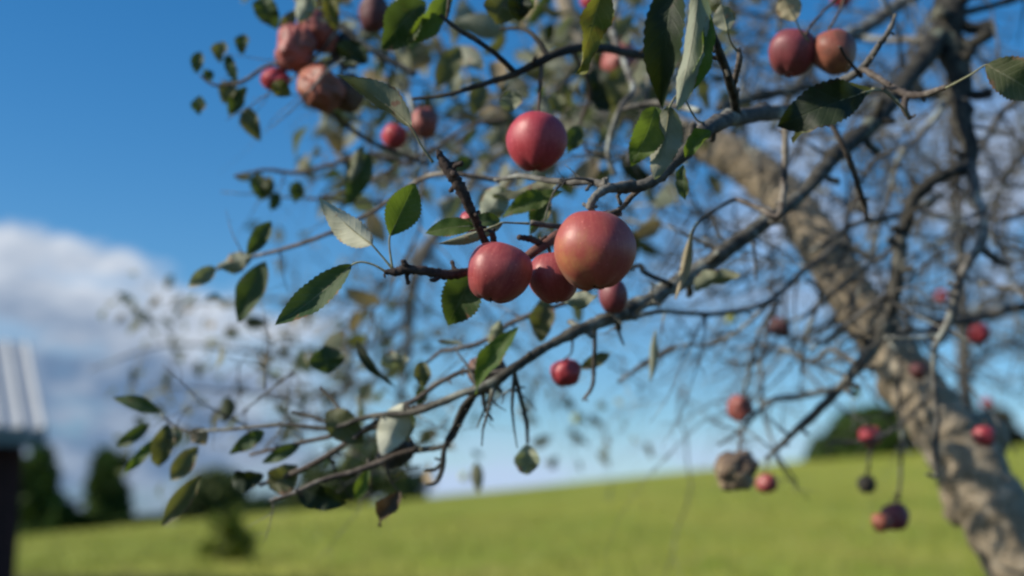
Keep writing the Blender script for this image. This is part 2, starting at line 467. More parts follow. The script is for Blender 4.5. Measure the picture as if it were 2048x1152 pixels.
def make_field():
    xs = np.concatenate([np.linspace(-900, -90, 14), np.linspace(-80, 80, 81), np.linspace(90, 900, 14)])
    ys = np.concatenate([np.linspace(-900, -30, 12), np.linspace(-25, 100, 126), np.linspace(110, 1500, 20)])
    mb = MB()
    verts = [(x, y, H(x, y) + 0.10 * mnoise.noise(Vector((x * 0.12, y * 0.12, 0)))) for y in ys for x in xs]
    nx = len(xs)
    faces = [(j * nx + i, j * nx + i + 1, (j + 1) * nx + i + 1, (j + 1) * nx + i) for j in range(len(ys) - 1) for i in range(nx - 1)]
    mb.add(verts, faces)
    m, t, o = new_mat('field_grass')
    g = t.n('ShaderNodeNewGeometry').outputs['Position']
    a = t.noise(g, 0.35, 4, 0.6); b = t.noise(g, 2.2, 4, 0.6); c = t.noise(g, 30, 3, 0.6)
    col = t.mix(t.ss(a, 0.35, 0.65), (0.215, 0.290, 0.022), (0.335, 0.350, 0.045))
    col = t.mix(t.ss(b, 0.40, 0.66, 0.0, 0.75), col, (0.36, 0.32, 0.085))
    col = t.mix(t.ss(c, 0.4, 0.7, 0.0, 0.5), col, (0.11, 0.15, 0.022))
    f2 = t.noise(g, 0.11, 3, 0.55)
    col = t.mix(t.ss(f2, 0.40, 0.60, 0.0, 0.55), col, (0.19, 0.235, 0.028))
    # near ground painted dark: shade at lower left, less bounce light on the apples
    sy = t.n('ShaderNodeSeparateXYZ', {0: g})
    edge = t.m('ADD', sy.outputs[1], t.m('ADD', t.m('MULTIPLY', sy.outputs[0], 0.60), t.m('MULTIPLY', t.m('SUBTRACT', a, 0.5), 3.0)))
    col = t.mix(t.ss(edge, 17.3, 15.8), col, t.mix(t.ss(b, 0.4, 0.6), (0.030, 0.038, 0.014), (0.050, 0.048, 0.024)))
    bump = t.n('ShaderNodeBump', {'Height': c, 'Strength': 0.5, 'Distance': 0.05})
    p = t.n('ShaderNodeBsdfPrincipled', {'Base Color': col, 'Roughness': 0.9, 'Normal': bump, 'Specular IOR Level': 0.15})
    finish(t, o, p)
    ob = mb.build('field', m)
    tag(ob, 'sunlit yellow green meadow rising gently to the right', 'field', kind='structure')
make_field()

# short grass standing on the slope the camera sees
rg = random.Random(3)
mbg = MB()
for i in range(9000):
    y = rg.uniform(12, 40) if rg.random() < 0.8 else rg.uniform(40, 60)
    x = rg.uniform(-0.42, 0.42) * y
    z = H(x, y) + 0.10 * mnoise.noise(Vector((x * 0.12, y * 0.12, 0)))
    for k in range(3):
        a = rg.uniform(0, 6.28); h = rg.uniform(0.05, 0.16); q = rg.uniform(0.006, 0.014)
        bx, by = x + rg.uniform(-.06, .06), y + rg.uniform(-.06, .06)
        lx, ly = rg.uniform(-.05, .05), rg.uniform(-.05, .05)
        mbg.add([(bx - q * math.cos(a), by - q * math.sin(a), z - .01), (bx + q * math.cos(a), by + q * math.sin(a), z - .01), (bx + lx, by + ly, z + h)], [(0, 1, 2)])
M_blade = simple_mat('grass_blade', (0.27, 0.29, 0.05), 0.7, 0, 0.5, 0.35, 0.2)
tag(mbg.build('grass', M_blade, smooth=False), 'short yellow green grass blades over the meadow', 'grass', kind='stuff')

# ------------------------------------------------------------------ shed
def make_shed():
    a = R(25)
    down = Vector((math.sin(a), -math.cos(a), 0))      # downslope, horizontal
    along = Vector((-math.cos(a), -math.sin(a), 0))    # along the eave, away from the gable end seen
    E = P(94, 858, 14.0)
    Rg = E - down * 2.2
    rise = P(45, 680, (Rg - CAM).dot(FW)).z - E.z
    Rg.z = E.z + rise
    gz = H(E.x, E.y)
    Lr = 6.0
    root = empty('shed', (Rg.x + along.x * 3, Rg.y + along.y * 3, gz))
    tag(root, 'dark red wooden shed with pale standing seam metal roof', 'shed')
    Mm = simple_mat('roof_metal', (0.48, 0.505, 0.51), 0.55, 0.05, 3, 0.08)
    Mw = simple_mat('shed_boards', (0.045, 0.016, 0.013), 0.8, 0, 5, 0.4)
    Mt = simple_mat('shed_trim', (0.17, 0.21, 0.19), 0.6, 0, 5, 0.2)
    slope = (E - Rg)
    nrm = slope.cross(along).normalized()
    if nrm.z < 0: nrm = -nrm
    mb = MB()
    def slab(p, sv, av, th, nv):
        c = [p, p + sv, p + sv + av, p + av]
        lo = [q - nv * th for q in c]
        mb.add(c + lo, [(0, 1, 2, 3), (7, 6, 5, 4), (0, 4, 5, 1), (1, 5, 6, 2), (2, 6, 7, 3), (3, 7, 4, 0)])
    slab(Rg, slope, along * Lr, 0.03, nrm)
    slope2 = Vector((-slope.x, -slope.y, slope.z))
    nrm2 = Vector((-nrm.x, -nrm.y, nrm.z))
    slab(Rg, slope2, along * Lr, 0.03, nrm2)
    roof = mb.build('roof', Mm, root, Rg, smooth=False)
    mb = MB()                                           # raised ribs
    k = 0.0
    while k < Lr:
        for s_, n_ in ((slope, nrm), (slope2, nrm2)):
            p = Rg + along * k
            wv = along * 0.045
            tp = [p + n_ * 0.003, p + wv * 0.35 + n_ * 0.028, p + wv + n_ * 0.028, p + wv * 1.35 + n_ * 0.003]
            tp2 = [q + s_ for q in tp]
            mb.add(tp + tp2, [(0, 1, 5, 4), (1, 2, 6, 5), (2, 3, 7, 6), (0, 3, 2, 1), (4, 5, 6, 7)])
        k += 0.215 if k > 0 else 0.20
    mb.build('roof_ribs', Mm, root, Rg, smooth=False)
    mb = MB()                                           # fascia under the eave
    f0 = E - nrm * 0.032 - Vector((0, 0, 0.005))
    slab(f0 - down * 0.03, down * 0.025, along * Lr, 0.14, Vector((0, 0, 1)))
    g0 = Rg - nrm * 0.034 + along * 0.02
    slab(g0, slope, along * 0.025, 0.13, nrm)
    slab(Rg - nrm2 * 0.034 + along * 0.02, slope2, along * 0.025, 0.13, nrm2)
    mb.build('fascia', Mt, root, E, smooth=False)
    mb = MB()                                           # walls with board relief
    w0 = E + along * 0.16 - down * 0.42
    w0.z = gz - 0.3
    zt = E.z + 0.02
    depth = 2 * (2.2 - 0.42)
    def boards(p, av, length, hfun, outn):
        n = int(length / 0.18)
        for i in range(n):
            q0 = p + av * (i * length / n + 0.004); q1 = p + av * ((i + 1) * length / n - 0.004)
            h0, h1 = hfun(i / n), hfun((i + 1) / n)
            of = outn * (0.01 if i % 2 else 0.0)
            fr = [q0 + of, q1 + of, Vector((q1.x, q1.y, h1)) + of, Vector((q0.x, q0.y, h0)) + of]
            bk = [v - outn * 0.03 - of for v in fr]
            mb.add(fr + bk, [(0, 1, 2, 3), (7, 6, 5, 4), (0, 4, 5, 1), (1, 5, 6, 2), (2, 6, 7, 3), (3, 7, 4, 0)])
    boards(w0, along, Lr - 0.3, lambda t: zt, down)
    boards(w0, -down, depth, lambda t: zt - 0.02 + (rise * (1 - 0.42 / 2.2)) * (1 - abs(2 * t - 1)), -along)
    boards(w0 - down * depth, along, Lr - 0.3, lambda t: zt, -down)
    boards(w0 + along * (Lr - 0.3), -down, depth, lambda t: zt - 0.02 + (rise * (1 - 0.42 / 2.2)) * (1 - abs(2 * t - 1)), along)
    mb.build('wall', Mw, root, w0, smooth=False)
make_shed()

# ------------------------------------------------------------------ distant trees
def crown_mat(name, c1, c2):
    m, t, o = new_mat(name)
    g = t.n('ShaderNodeNewGeometry')
    a = t.noise(g.outputs['Position'], 1.6, 3, 0.6)
    b = t.n('ShaderNodeTexWhiteNoise', {0: g.outputs['Position']}, noise_dimensions='3D').outputs[0]
    col = t.mix(t.ss(a, 0.35, 0.65), c1, c2)
    p = t.n('ShaderNodeBsdfPrincipled', {'Base Color': col, 'Roughness': 0.7, 'Specular IOR Level': 0.2})
    tr = t.n('ShaderNodeBsdfTranslucent', {'Color': c2})
    finish(t, o, t.n('ShaderNodeMixShader', {0: 0.2, 1: p, 2: tr}))
    return m
M_cr1 = crown_mat('crown_deep_green', (0.032, 0.062, 0.016), (0.075, 0.130, 0.026))
M_cr2 = crown_mat('crown_mid_green', (0.065, 0.095, 0.035), (0.115, 0.15, 0.06))
M_cr3 = crown_mat('crown_brown', (0.030, 0.030, 0.018), (0.055, 0.050, 0.026))
M_cr4 = crown_mat('crown_young', (0.10, 0.14, 0.018), (0.16, 0.20, 0.03))

def far_tree(name, label, cat, lobes, d, n, mat, seed, leaf=0.2, group=None, open_=0.0):
    """lobes: (px, py, half width px, half height px)"""
    rr = random.Random(seed)
    low = max(l[1] + l[3] for l in lobes)
    bx = sum(l[0] for l in lobes) / len(lobes)
    b0 = P(bx, low, d)
    base = Vector((b0.x, b0.y, H(b0.x, b0.y)))
    root = empty(name, base)
    tag(root, label, cat, group)
    mb = MB()
    cents = []
    for (px, py, hw, hh) in lobes:
        c = P(px, py, d)
        rx, rz = hw / F * d, hh / F * d
        cents.append((c, rx, rz, rx * 0.9))
    tot = sum(c[1] * c[2] for c in cents)
    for (c, rx, rz, ry) in cents:
        m_ = int(n * rx * rz / tot)
        sub = [Vector((rr.gauss(0, .45), rr.gauss(0, .45), rr.gauss(0, .45))) for _ in range(14)]
        for i in range(m_):
            s = sub[i % 14]
            v = s * 0.9 + Vector((rr.gauss(0, .22), rr.gauss(0, .22), rr.gauss(0, .22)))
            if v.length > 1.05: v = v.normalized() * rr.uniform(.8, 1.05)
            q = c + Vector((v.x * rx, v.y * ry, v.z * rz))
            if q.z < H(q.x, q.y) + 0.05:
                q.z = H(q.x, q.y) + rr.uniform(0.05, 0.3)
            nn = Vector((rr.gauss(0, 1), rr.gauss(0, 1), rr.gauss(0.5, 1))).normalized()
            t1 = nn.orthogonal().normalized(); t2 = nn.cross(t1)
            l = leaf * rr.uniform(.6, 1.4)
            mb.add([q - t1 * l, q + t2 * l * .5, q + t1 * l, q - t2 * l * .5], [(0, 1, 2, 3)])
    mb.build('crown', mat, root, base, smooth=False)
    mb = MB()
    for (c, rx, rz, ry) in cents:
        pts = [base + Vector((0, 0, -0.2)), base.lerp(c, .45) + Vector((rr.uniform(-.1, .1), 0, 0)), c + Vector((0, 0, rz * 0.4))]
        k = max(0.05, rx * 0.10)
        tube(mb, *spline(pts, [k, k * .8, k * .25], 4), 8, 0.1)
        for _ in range(4):
            s0 = base.lerp(c, rr.uniform(.5, .95))
            dd = Vector((rr.gauss(0, 1) * rx, rr.gauss(0, 1) * ry, abs(rr.gauss(0, 1)) * rz)) * .6
            tube(mb, [s0, s0 + dd * .5, s0 + dd], [k * .4, k * .25, k * .1], 5)
    mb.build('trunk', M_limb, root, base)
    return root

far_tree('evergreen_tree', 'dark dense tree close beside the shed wall', 'tree', [(72, 965, 44, 72), (85, 1030, 66, 45), (40, 1000, 40, 80)], 52, 6500, M_cr1, 1, 0.24)
far_tree('evergreen_tree', 'tall narrow dark tree with a lit left edge beyond the shed', 'tree', [(222, 928, 36, 42), (214, 985, 42, 55), (218, 1035, 50, 34)], 55, 6500, M_cr1, 2, 0.24)
far_tree('bush', 'low dark bush between the two dark trees at the field edge', 'bush', [(150, 1040, 60, 26), (275, 1055, 60, 14)], 54, 2600, M_cr1, 3, 0.2)
far_tree('broadleaf_tree', 'rounded dark green tree at the field edge behind low branches', 'tree', [(430, 985, 66, 46), (385, 1020, 50, 30), (510, 1020, 60, 26)], 57, 3400, M_cr2, 4, 0.26)
far_tree('broadleaf_tree', 'wide olive green tree on the skyline behind the hanging twigs', 'tree', [(740, 940, 62, 70), (660, 965, 60, 55), (810, 970, 58, 40), (600, 1005, 45, 28)], 60, 7000, M_cr2, 5, 0.26)
far_tree('bush', 'dark green rounded bush on the hill crest left of the leaning trunk', 'bush', [(1740, 875, 92, 62), (1830, 862, 70, 58), (1665, 903, 56, 36), (1900, 885, 45, 40)], 60, 7000, M_cr1, 6, 0.25)
far_tree('bush', 'brownish bush on the hill crest right of the leaning trunk', 'bush', [(1965, 850, 62, 42), (1900, 865, 45, 36), (2020, 880, 38, 26)], 58, 3600, M_cr3, 7, 0.22)
far_tree('young_tree', 'slim green sapling standing alone on the lower meadow', 'sapling', [(465, 1075, 26, 62), (492, 1095, 34, 40), (446, 1040, 36, 34), (425, 1105, 30, 30), (470, 1125, 40, 26)], 22, 760, M_cr4, 8, 0.07)

# ------------------------------------------------------------------ apple trees
def W(w, d):
    return 0.5 * w * d / F

BASE1 = Vector((1.36, 2.38, 0)); BASE1.z = H(BASE1.x, BASE1.y)
tree = empty('apple_tree', BASE1)
tag(tree, 'old leaning apple tree with thin bare boughs and hanging apples', 'apple tree')
rng = random.Random(11)

def branch(pts, mat, name='branch', sides=9, sub=6, knob=0.18, twigs=0, tl=(0.05, 0.2), parent=None, ring=0.0, droop=-0.05, tdepth=1, stubs=0, seed=None, kn=1.0):
    """pts: (px, py, width px, depth)"""
    r_ = random.Random(seed if seed is not None else hash((pts[0][0], pts[0][1], pts[-1][0])) & 0xffff)
    p3 = [P(a[0], a[1], a[3]) for a in pts]
    rd = [W(a[2], a[3]) for a in pts]
    q, r = spline(p3, rd, sub)
    # small crooked wander
    for i in range(1, len(q) - 1):
        k = r[i] * 0.35
        q[i] = q[i] + Vector(mnoise.noise_vector(q[i] * 30)) * k
    mb = MB()
    tube(mb, q, r, sides, knob, r_, ring, kn)
    n = len(q)
    for _ in range((twigs * 2 + 2) // 3):
        i = r_.randint(1, n - 2)
        t = (q[i + 1] - q[i]).normalized()
        dd = (t * r_.uniform(0.1, 0.8) + lateral(r_, t)).normalized()
        grow(mb, r_, q[i], dd, r_.uniform(*tl), min(r[i] * 0.5, 0.0028), tdepth, 5, droop, 0.3, (1, 3))
    for _ in range(stubs):
        i = r_.randint(1, n - 2)
        t = (q[i + 1] - q[i]).normalized()
        dd = (t * 0.3 + lateral(r_, t)).normalized()
        l = r_.uniform(1.2, 3.2) * r[i]
        s0 = q[i] + dd * r[i] * 0.5
        sp = [s0 + dd * (l * k / 5) + t * (0.15 * l * math.sin(k)) for k in range(6)]
        tube(mb, sp, [r[i] * (.55, .42, .5, .4, .52, .35)[k] for k in range(6)], 7, 0.25)
    return mb.build(name, mat, parent or tree, p3[0])

# trunk, from the ground to the fork
tb = [BASE1 + Vector((0.05, 0.05, -0.3)), BASE1 + Vector((0.0, 0, 0.15)), P(2300, 1640, 2.38)]
tp = [(2110, 1250, 158, 2.42), (2010, 1060, 147, 2.46), (1935, 930, 134, 2.5), (1860, 820, 118, 2.55), (1790, 715, 103, 2.6), (1715, 610, 98, 2.66), (1640, 490, 94, 2.72), (1575, 400, 90, 2.8), (1500, 335, 86, 2.85), (1420, 290, 77, 2.9), (1330, 255, 61, 2.95), (1240, 200, 48, 3.0), (1170, 110, 40, 3.05), (1130, 0, 37, 3.1), (1110, -140, 31, 3.15)]
pts = tb + [P(a[0], a[1], a[3]) for a in tp]
rads = [0.15, 0.115, 0.085] + [W(a[2], a[3]) for a in tp]
q, r = spline(pts, rads, 22)
mb = MB()
tube(mb, q, r, 36, 0.13, rng, 0, 1.8)
# burrs and a healed scar on the trunk
for (px, py, d, k) in ((1965, 880, 2.54, 0.05), (1800, 765, 2.58, 0.045), (1935, 1000, 2.5, 0.05), (1700, 560, 2.68, 0.035), (1760, 690, 2.62, 0.035)):
    c = P(px, py, d + 0.05)
    vs, fs = [], []
    for a in range(7):
        for b in range(12):
            th, ph = math.pi * a / 6, 2 * math.pi * b / 12
            v = Vector((math.sin(th) * math.cos(ph), math.sin(th) * math.sin(ph), math.cos(th)))
            vs.append(c + v * k * (1 + 0.35 * mnoise.noise(v * 1.7 + c * 9)))
    for a in range(6):
        for b in range(12):
            fs.append((a * 12 + b, a * 12 + (b + 1) % 12, (a + 1) * 12 + (b + 1) % 12, (a + 1) * 12 + b))
    mb.add(vs, fs)
mb.build('trunk', M_trunk, tree, BASE1)

# ---- main boughs (px, py, width, depth)
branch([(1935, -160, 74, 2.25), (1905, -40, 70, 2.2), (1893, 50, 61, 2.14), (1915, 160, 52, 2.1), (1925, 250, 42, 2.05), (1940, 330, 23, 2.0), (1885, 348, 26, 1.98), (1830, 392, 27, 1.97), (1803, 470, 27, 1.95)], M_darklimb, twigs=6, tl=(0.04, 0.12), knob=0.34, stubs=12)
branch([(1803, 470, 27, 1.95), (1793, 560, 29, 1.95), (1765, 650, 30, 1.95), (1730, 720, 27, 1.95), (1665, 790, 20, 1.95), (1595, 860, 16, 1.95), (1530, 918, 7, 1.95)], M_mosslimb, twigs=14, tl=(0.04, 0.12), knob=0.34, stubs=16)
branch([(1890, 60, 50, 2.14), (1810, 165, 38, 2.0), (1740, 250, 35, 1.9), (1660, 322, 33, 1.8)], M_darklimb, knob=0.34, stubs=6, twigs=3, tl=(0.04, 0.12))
branch([(1660, 322, 29.7, 1.8), (1600, 392, 28.8, 1.75), (1500, 465, 30.6, 1.68), (1430, 515, 33.3, 1.64), (1355, 568, 33.3, 1.6), (1290, 602, 32.4, 1.56), (1225, 632, 30.6, 1.53), (1165, 658, 27.0, 1.5), (1100, 690, 19.8, 1.48), (1040, 728, 19.8, 1.46), (985, 765, 19.8, 1.45), (920, 790, 16.2, 1.45), (830, 822, 12.6, 1.47), (740, 832, 10.8, 1.5), (660, 856, 9.0, 1.52), (560, 850, 8.1, 1.55), (440, 860, 7.2, 1.6), (370, 862, 6.3, 1.63), (325, 832, 4.5, 1.65)], M_mosslimb, twigs=14, tl=(0.03, 0.1), knob=0.36, stubs=22)
# bough in the middle that carries the big apple
branch([(1650, 215, 30, 1.75), (1570, 222, 30, 1.6), (1480, 234, 34, 1.4), (1425, 250, 32, 1.3), (1380, 292, 28, 1.26), (1330, 345, 26, 1.24), (1285, 373, 24, 1.23), (1235, 378, 18, 1.23), (1180, 365, 15, 1.26), (1110, 362, 13, 1.3), (1040, 352, 11, 1.34), (990, 360, 7, 1.38)], M_limb, twigs=2, tl=(0.03, 0.07), knob=0.32, stubs=11)
branch([(1270, 372, 22, 1.23), (1225, 375, 18, 1.215), (1200, 385, 17, 1.205), (1184, 402, 16, 1.2), (1176, 420, 15, 1.2)], M_limb, ring=0.16, sub=5, stubs=3)
branch([(1320, 352, 14, 1.25), (1270, 385, 13, 1.26), (1235, 420, 10, 1.27), (1150, 450, 10, 1.25), (1110, 452, 10, 1.23), (1062, 446, 11, 1.22)], M_twig, ring=0.12, sub=5, stubs=2)
branch([(1240, 425, 16, 1.28), (1170, 440, 20, 1.26), (1110, 475, 22, 1.24), (1062, 508, 20, 1.23), (1020, 545, 16, 1.24), (965, 545, 14, 1.22)], M_redtwig, knob=0.1)
branch([(1085, 490, 12, 1.235), (1062, 478, 13, 1.22), (1036, 474, 10, 1.21)], M_spur, ring=0.15, sub=6, stubs=3)
# lichen stub in focus and its twig
branch([(982, 510, 15, 1.20), (962, 462, 15, 1.185), (946, 425, 18, 1.175), (925, 385, 22, 1.17), (905, 352, 24, 1.17), (888, 325, 21, 1.17), (875, 300, 8, 1.17)], M_spur, ring=0.10, sub=8, stubs=9, knob=0.3)
branch([(985, 500, 10, 1.2), (988, 478, 13, 1.19), (984, 462, 11, 1.185)], M_spur, ring=0.15, stubs=2)
branch([(962, 545, 16, 1.22), (935, 543, 17, 1.2), (895, 549, 20, 1.185), (850, 542, 19, 1.175), (815, 540, 18, 1.17), (790, 545, 17, 1.17), (768, 544, 8, 1.17)], M_spur, ring=0.13, sub=7, stubs=4, knob=0.25)
branch([(880, 552, 11, 1.18), (868, 560, 10, 1.175), (860, 558, 5, 1.175)], M_spur, ring=0.1)
branch([(815, 538, 12, 1.17), (809, 527, 12, 1.168), (806, 520, 9, 1.168)], M_spur, ring=0.15)
# long thin twig behind
branch([(1000, 362, 10, 1.5), (920, 350, 10, 1.5), (860, 352, 11, 1.52), (820, 372, 10, 1.55), (750, 420, 9, 1.58), (650, 470, 8, 1.62), (560, 500, 8, 1.66), (500, 515, 7, 1.68), (430, 540, 5, 1.7)], M_twig, twigs=4, tl=(0.03, 0.09))
# top boughs
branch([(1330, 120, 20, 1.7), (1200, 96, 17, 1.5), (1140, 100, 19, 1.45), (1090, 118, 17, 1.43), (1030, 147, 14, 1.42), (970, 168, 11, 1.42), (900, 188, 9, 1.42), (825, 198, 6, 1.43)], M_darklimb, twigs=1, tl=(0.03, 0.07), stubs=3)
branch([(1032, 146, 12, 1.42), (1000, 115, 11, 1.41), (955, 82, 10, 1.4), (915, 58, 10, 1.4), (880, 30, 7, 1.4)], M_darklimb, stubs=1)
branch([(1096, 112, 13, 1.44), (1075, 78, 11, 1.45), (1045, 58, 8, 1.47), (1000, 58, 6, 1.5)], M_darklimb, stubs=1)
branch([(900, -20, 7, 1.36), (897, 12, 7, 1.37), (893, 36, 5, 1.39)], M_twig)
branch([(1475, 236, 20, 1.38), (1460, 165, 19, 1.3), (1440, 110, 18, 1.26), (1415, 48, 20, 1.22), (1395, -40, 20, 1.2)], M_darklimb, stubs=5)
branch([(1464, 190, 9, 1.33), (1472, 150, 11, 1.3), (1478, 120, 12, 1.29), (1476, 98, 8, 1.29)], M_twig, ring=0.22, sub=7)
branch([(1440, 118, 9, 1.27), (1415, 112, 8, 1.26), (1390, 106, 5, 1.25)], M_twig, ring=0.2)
branch([(1230, 350, 10, 1.7), (1215, 300, 11, 1.7), (1240, 215, 12, 1.7), (1265, 170, 12, 1.75), (1225, 60, 14, 1.9), (1240, -30, 14, 1.95)], M_limb, twigs=4)
branch([(1245, 220, 9, 1.68), (1310, 205, 12, 1.66), (1400, 222, 14, 1.6)], M_limb, stubs=2)
# upper right
branch([(1620, 195, 18, 1.45), (1680, 165, 16, 1.42), (1725, 136, 15, 1.4), (1752, 100, 12, 1.38), (1778, 60, 10, 1.37), (1792, 28, 6, 1.37)], M_limb, ring=0.12, stubs=5)
branch([(1725, 136, 13, 1.4), (1765, 162, 12, 1.37), (1812, 190, 15, 1.34), (1850, 188, 13, 1.31), (1892, 174, 11, 1.28)], M_twig, ring=0.12, stubs=4)
branch([(1814, 190, 13, 1.34), (1808, 215, 13, 1.33), (1820, 240, 8, 1.33)], M_twig, ring=0.15, stubs=2)
branch([(1722, 152, 10, 1.4), (1705, 130, 6, 1.37), (1690, 112, 6, 1.35), (1680, 93, 7, 1.34)], M_spur, stubs=2)
branch([(1745, 178, 7, 1.36), (1775, 185, 7, 1.37), (1818, 232, 6, 1.36)], M_petiole)
branch([(1570, 215, 12, 1.6), (1571, 270, 14, 1.58), (1568, 340, 14, 1.57), (1566, 390, 15, 1.55), (1555, 432, 14, 1.54), (1520, 418, 12, 1.56), (1470, 398, 9, 1.58)], M_twig, stubs=3)
branch([(1470, 398, 8, 1.58), (1430, 420, 7, 1.55), (1395, 445, 7, 1.5), (1382, 472, 5, 1.45)], M_darklimb)
branch([(1655, 235, 11, 1.5), (1690, 300, 12, 1.5), (1712, 360, 12, 1.52), (1730, 410, 12, 1.54), (1732, 440, 7, 1.55)], M_twig, ring=0.1, stubs=5)
branch([(1830, -10, 26, 2.5), (1770, 30, 28, 2.45), (1720, 62, 28, 2.4), (1690, 72, 24, 2.35), (1620, 130, 18, 2.3), (1540, 260, 14, 2.3)], M_limb, twigs=6, tl=(0.08, 0.3))
branch([(1870, 78, 18, 2.2), (1780, 80, 14, 2.3), (1690, 76, 12, 2.4), (1560, 85, 9, 2.5)], M_limb, twigs=5, tl=(0.08, 0.3))
branch([(1880, 30, 20, 2.1), (1960, 18, 15, 2.2), (2060, -10, 10, 2.2)], M_darklimb, twigs=3)
# right side hanging twigs
branch([(1940, 330, 26, 2.0), (1952, 385, 20, 1.95), (1968, 440, 18, 1.9), (1960, 490, 22, 1.88), (1925, 545, 16, 1.86), (1908, 610, 18, 1.85), (1895, 650, 18, 1.85), (1870, 690, 13, 1.85), (1868, 760, 11, 1.85), (1874, 830, 13, 1.85), (1870, 900, 10, 1.85), (1872, 950, 8, 1.85), (1852, 948, 6, 1.85)], M_limb, twigs=5, tl=(0.04, 0.14), stubs=10, knob=0.3)
branch([(1958, 492, 16, 1.88), (1985, 515, 12, 1.88), (2010, 530, 8, 1.9)], M_darklimb, stubs=4, knob=0.35)
branch([(2100, 605, 26, 3.0), (2010, 622, 24, 3.0), (1940, 640, 22, 3.0), (1870, 640, 16, 3.0), (1780, 620, 12, 3.0)], M_limb, twigs=7, tl=(0.1, 0.4))
branch([(1745, 515, 16, 2.1), (1680, 490, 14, 2.1), (1640, 520, 13, 2.05), (1600, 548, 13, 2.0), (1545, 598, 12, 1.95), (1480, 622, 11, 1.9), (1400, 628, 10, 1.85), (1330, 622, 10, 1.7), (1290, 628, 10, 1.6), (1235, 642, 8, 1.57), (1190, 640, 7, 1.58)], M_limb, twigs=7, tl=(0.05, 0.2), stubs=5)
branch([(1880, 390, 14, 2.3), (1800, 430, 14, 2.2), (1720, 445, 13, 2.15), (1660, 478, 12, 2.1), (1620, 505, 8, 2.1)], M_limb, twigs=6, tl=(0.05, 0.2))
branch([(1700, 770, 14, 2.2), (1600, 792, 12, 2.2), (1545, 800, 11, 2.2), (1512, 828, 10, 2.2), (1480, 862, 9, 2.2), (1435, 890, 6, 2.2)], M_limb, twigs=4, tl=(0.05, 0.15), stubs=3)
branch([(1720, 735, 13, 2.0), (1665, 700, 10, 2.05), (1620, 720, 8, 2.1), (1540, 690, 7, 2.2), (1460, 700, 5, 2.3)], M_limb, twigs=6, tl=(0.05, 0.2))
branch([(1560, 600, 9, 1.95), (1520, 660, 8, 2.0), (1500, 735, 9, 2.05), (1488, 790, 6, 2.1)], M_limb, twigs=4, tl=(0.05, 0.15), stubs=3)
branch([(1545, 598, 9, 1.95), (1480, 660, 8, 2.0), (1420, 690, 8, 2.0), (1370, 690, 6, 2.0), (1310, 720, 5, 2.0), (1240, 760, 5, 2.0)], M_limb, twigs=5, tl=(0.05, 0.15))
branch([(1800, 720, 8, 2.3), (1798, 800, 8, 2.3), (1803, 880, 8, 2.3), (1798, 985, 6, 2.3), (1790, 1010, 4, 2.3)], M_limb, stubs=4)
branch([(1860, 790, 8, 2.2), (1800, 850, 8, 2.2), (1752, 878, 9, 2.2), (1700, 885, 8, 2.2), (1655, 884, 6, 2.2)], M_limb, stubs=4)
# lower left
branch([(1040, 735, 10, 1.5), (980, 745, 10, 1.5), (935, 742, 10, 1.5), (880, 765, 10, 1.5), (830, 800, 11, 1.5), (800, 815, 9, 1.5)], M_twig, stubs=4)
branch([(1135, 605, 10, 1.6), (1075, 625, 10, 1.6), (1015, 650, 10, 1.6), (960, 685, 10, 1.6), (905, 700, 9, 1.6), (880, 704, 8, 1.62), (850, 728, 6, 1.65)], M_twig, twigs=2, tl=(0.03, 0.08), stubs=3)
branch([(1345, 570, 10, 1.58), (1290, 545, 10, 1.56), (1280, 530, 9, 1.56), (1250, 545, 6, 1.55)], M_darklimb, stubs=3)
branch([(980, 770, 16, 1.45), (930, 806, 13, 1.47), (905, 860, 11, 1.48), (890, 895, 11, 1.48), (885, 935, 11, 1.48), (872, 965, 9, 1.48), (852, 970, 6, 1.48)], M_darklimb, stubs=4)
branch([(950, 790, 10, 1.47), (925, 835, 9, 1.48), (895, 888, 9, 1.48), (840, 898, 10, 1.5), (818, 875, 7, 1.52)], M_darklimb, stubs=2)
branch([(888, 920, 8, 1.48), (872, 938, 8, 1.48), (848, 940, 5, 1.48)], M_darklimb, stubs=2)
branch([(880, 895, 10, 1.5), (810, 905, 12, 1.5), (760, 925, 14, 1.5), (705, 945, 12, 1.5), (640, 962, 10, 1.5), (590, 985, 9, 1.5), (540, 1002, 6, 1.5)], M_twig, twigs=2, tl=(0.03, 0.07), stubs=6)
branch([(860, 810, 10, 1.5), (780, 830, 11, 1.5), (700, 880, 10, 1.52), (650, 915, 13, 1.53), (590, 945, 12, 1.55), (520, 970, 8, 1.58)], M_twig, twigs=2, tl=(0.03, 0.07), stubs=4)
branch([(830, 824, 10, 1.5), (760, 852, 9, 1.52), (650, 875, 9, 1.55), (560, 895, 8, 1.58), (500, 910, 6, 1.6)], M_twig, stubs=3)
branch([(1028, 742, 9, 1.46), (1040, 790, 9, 1.5), (1052, 845, 9, 1.55), (1055, 885, 6, 1.58)], M_darklimb, stubs=3)
branch([(965, 780, 8, 1.47), (970, 815, 8, 1.48), (985, 842, 5, 1.48)], M_darklimb, stubs=1)
branch([(1190, 655, 9, 1.52), (1188, 720, 9, 1.54), (1185, 770, 8, 1.55), (1166, 800, 6, 1.56)], M_twig, stubs=2)
branch([(1350, 690, 8, 1.9), (1290, 725, 8, 1.9), (1235, 765, 6, 1.9)], M_twig, twigs=2, tl=(0.03, 0.08), stubs=2)
branch([(1245, 632, 7, 1.55), (1238, 660, 7, 1.55), (1248, 690, 4, 1.55)], M_darklimb, stubs=1)
branch([(640, 775, 8, 1.6), (665, 800, 9, 1.58), (690, 830, 8, 1.56)], M_darklimb)
branch([(585, 824, 7, 1.6), (630, 835, 8, 1.58), (670, 852, 8, 1.54)], M_darklimb)
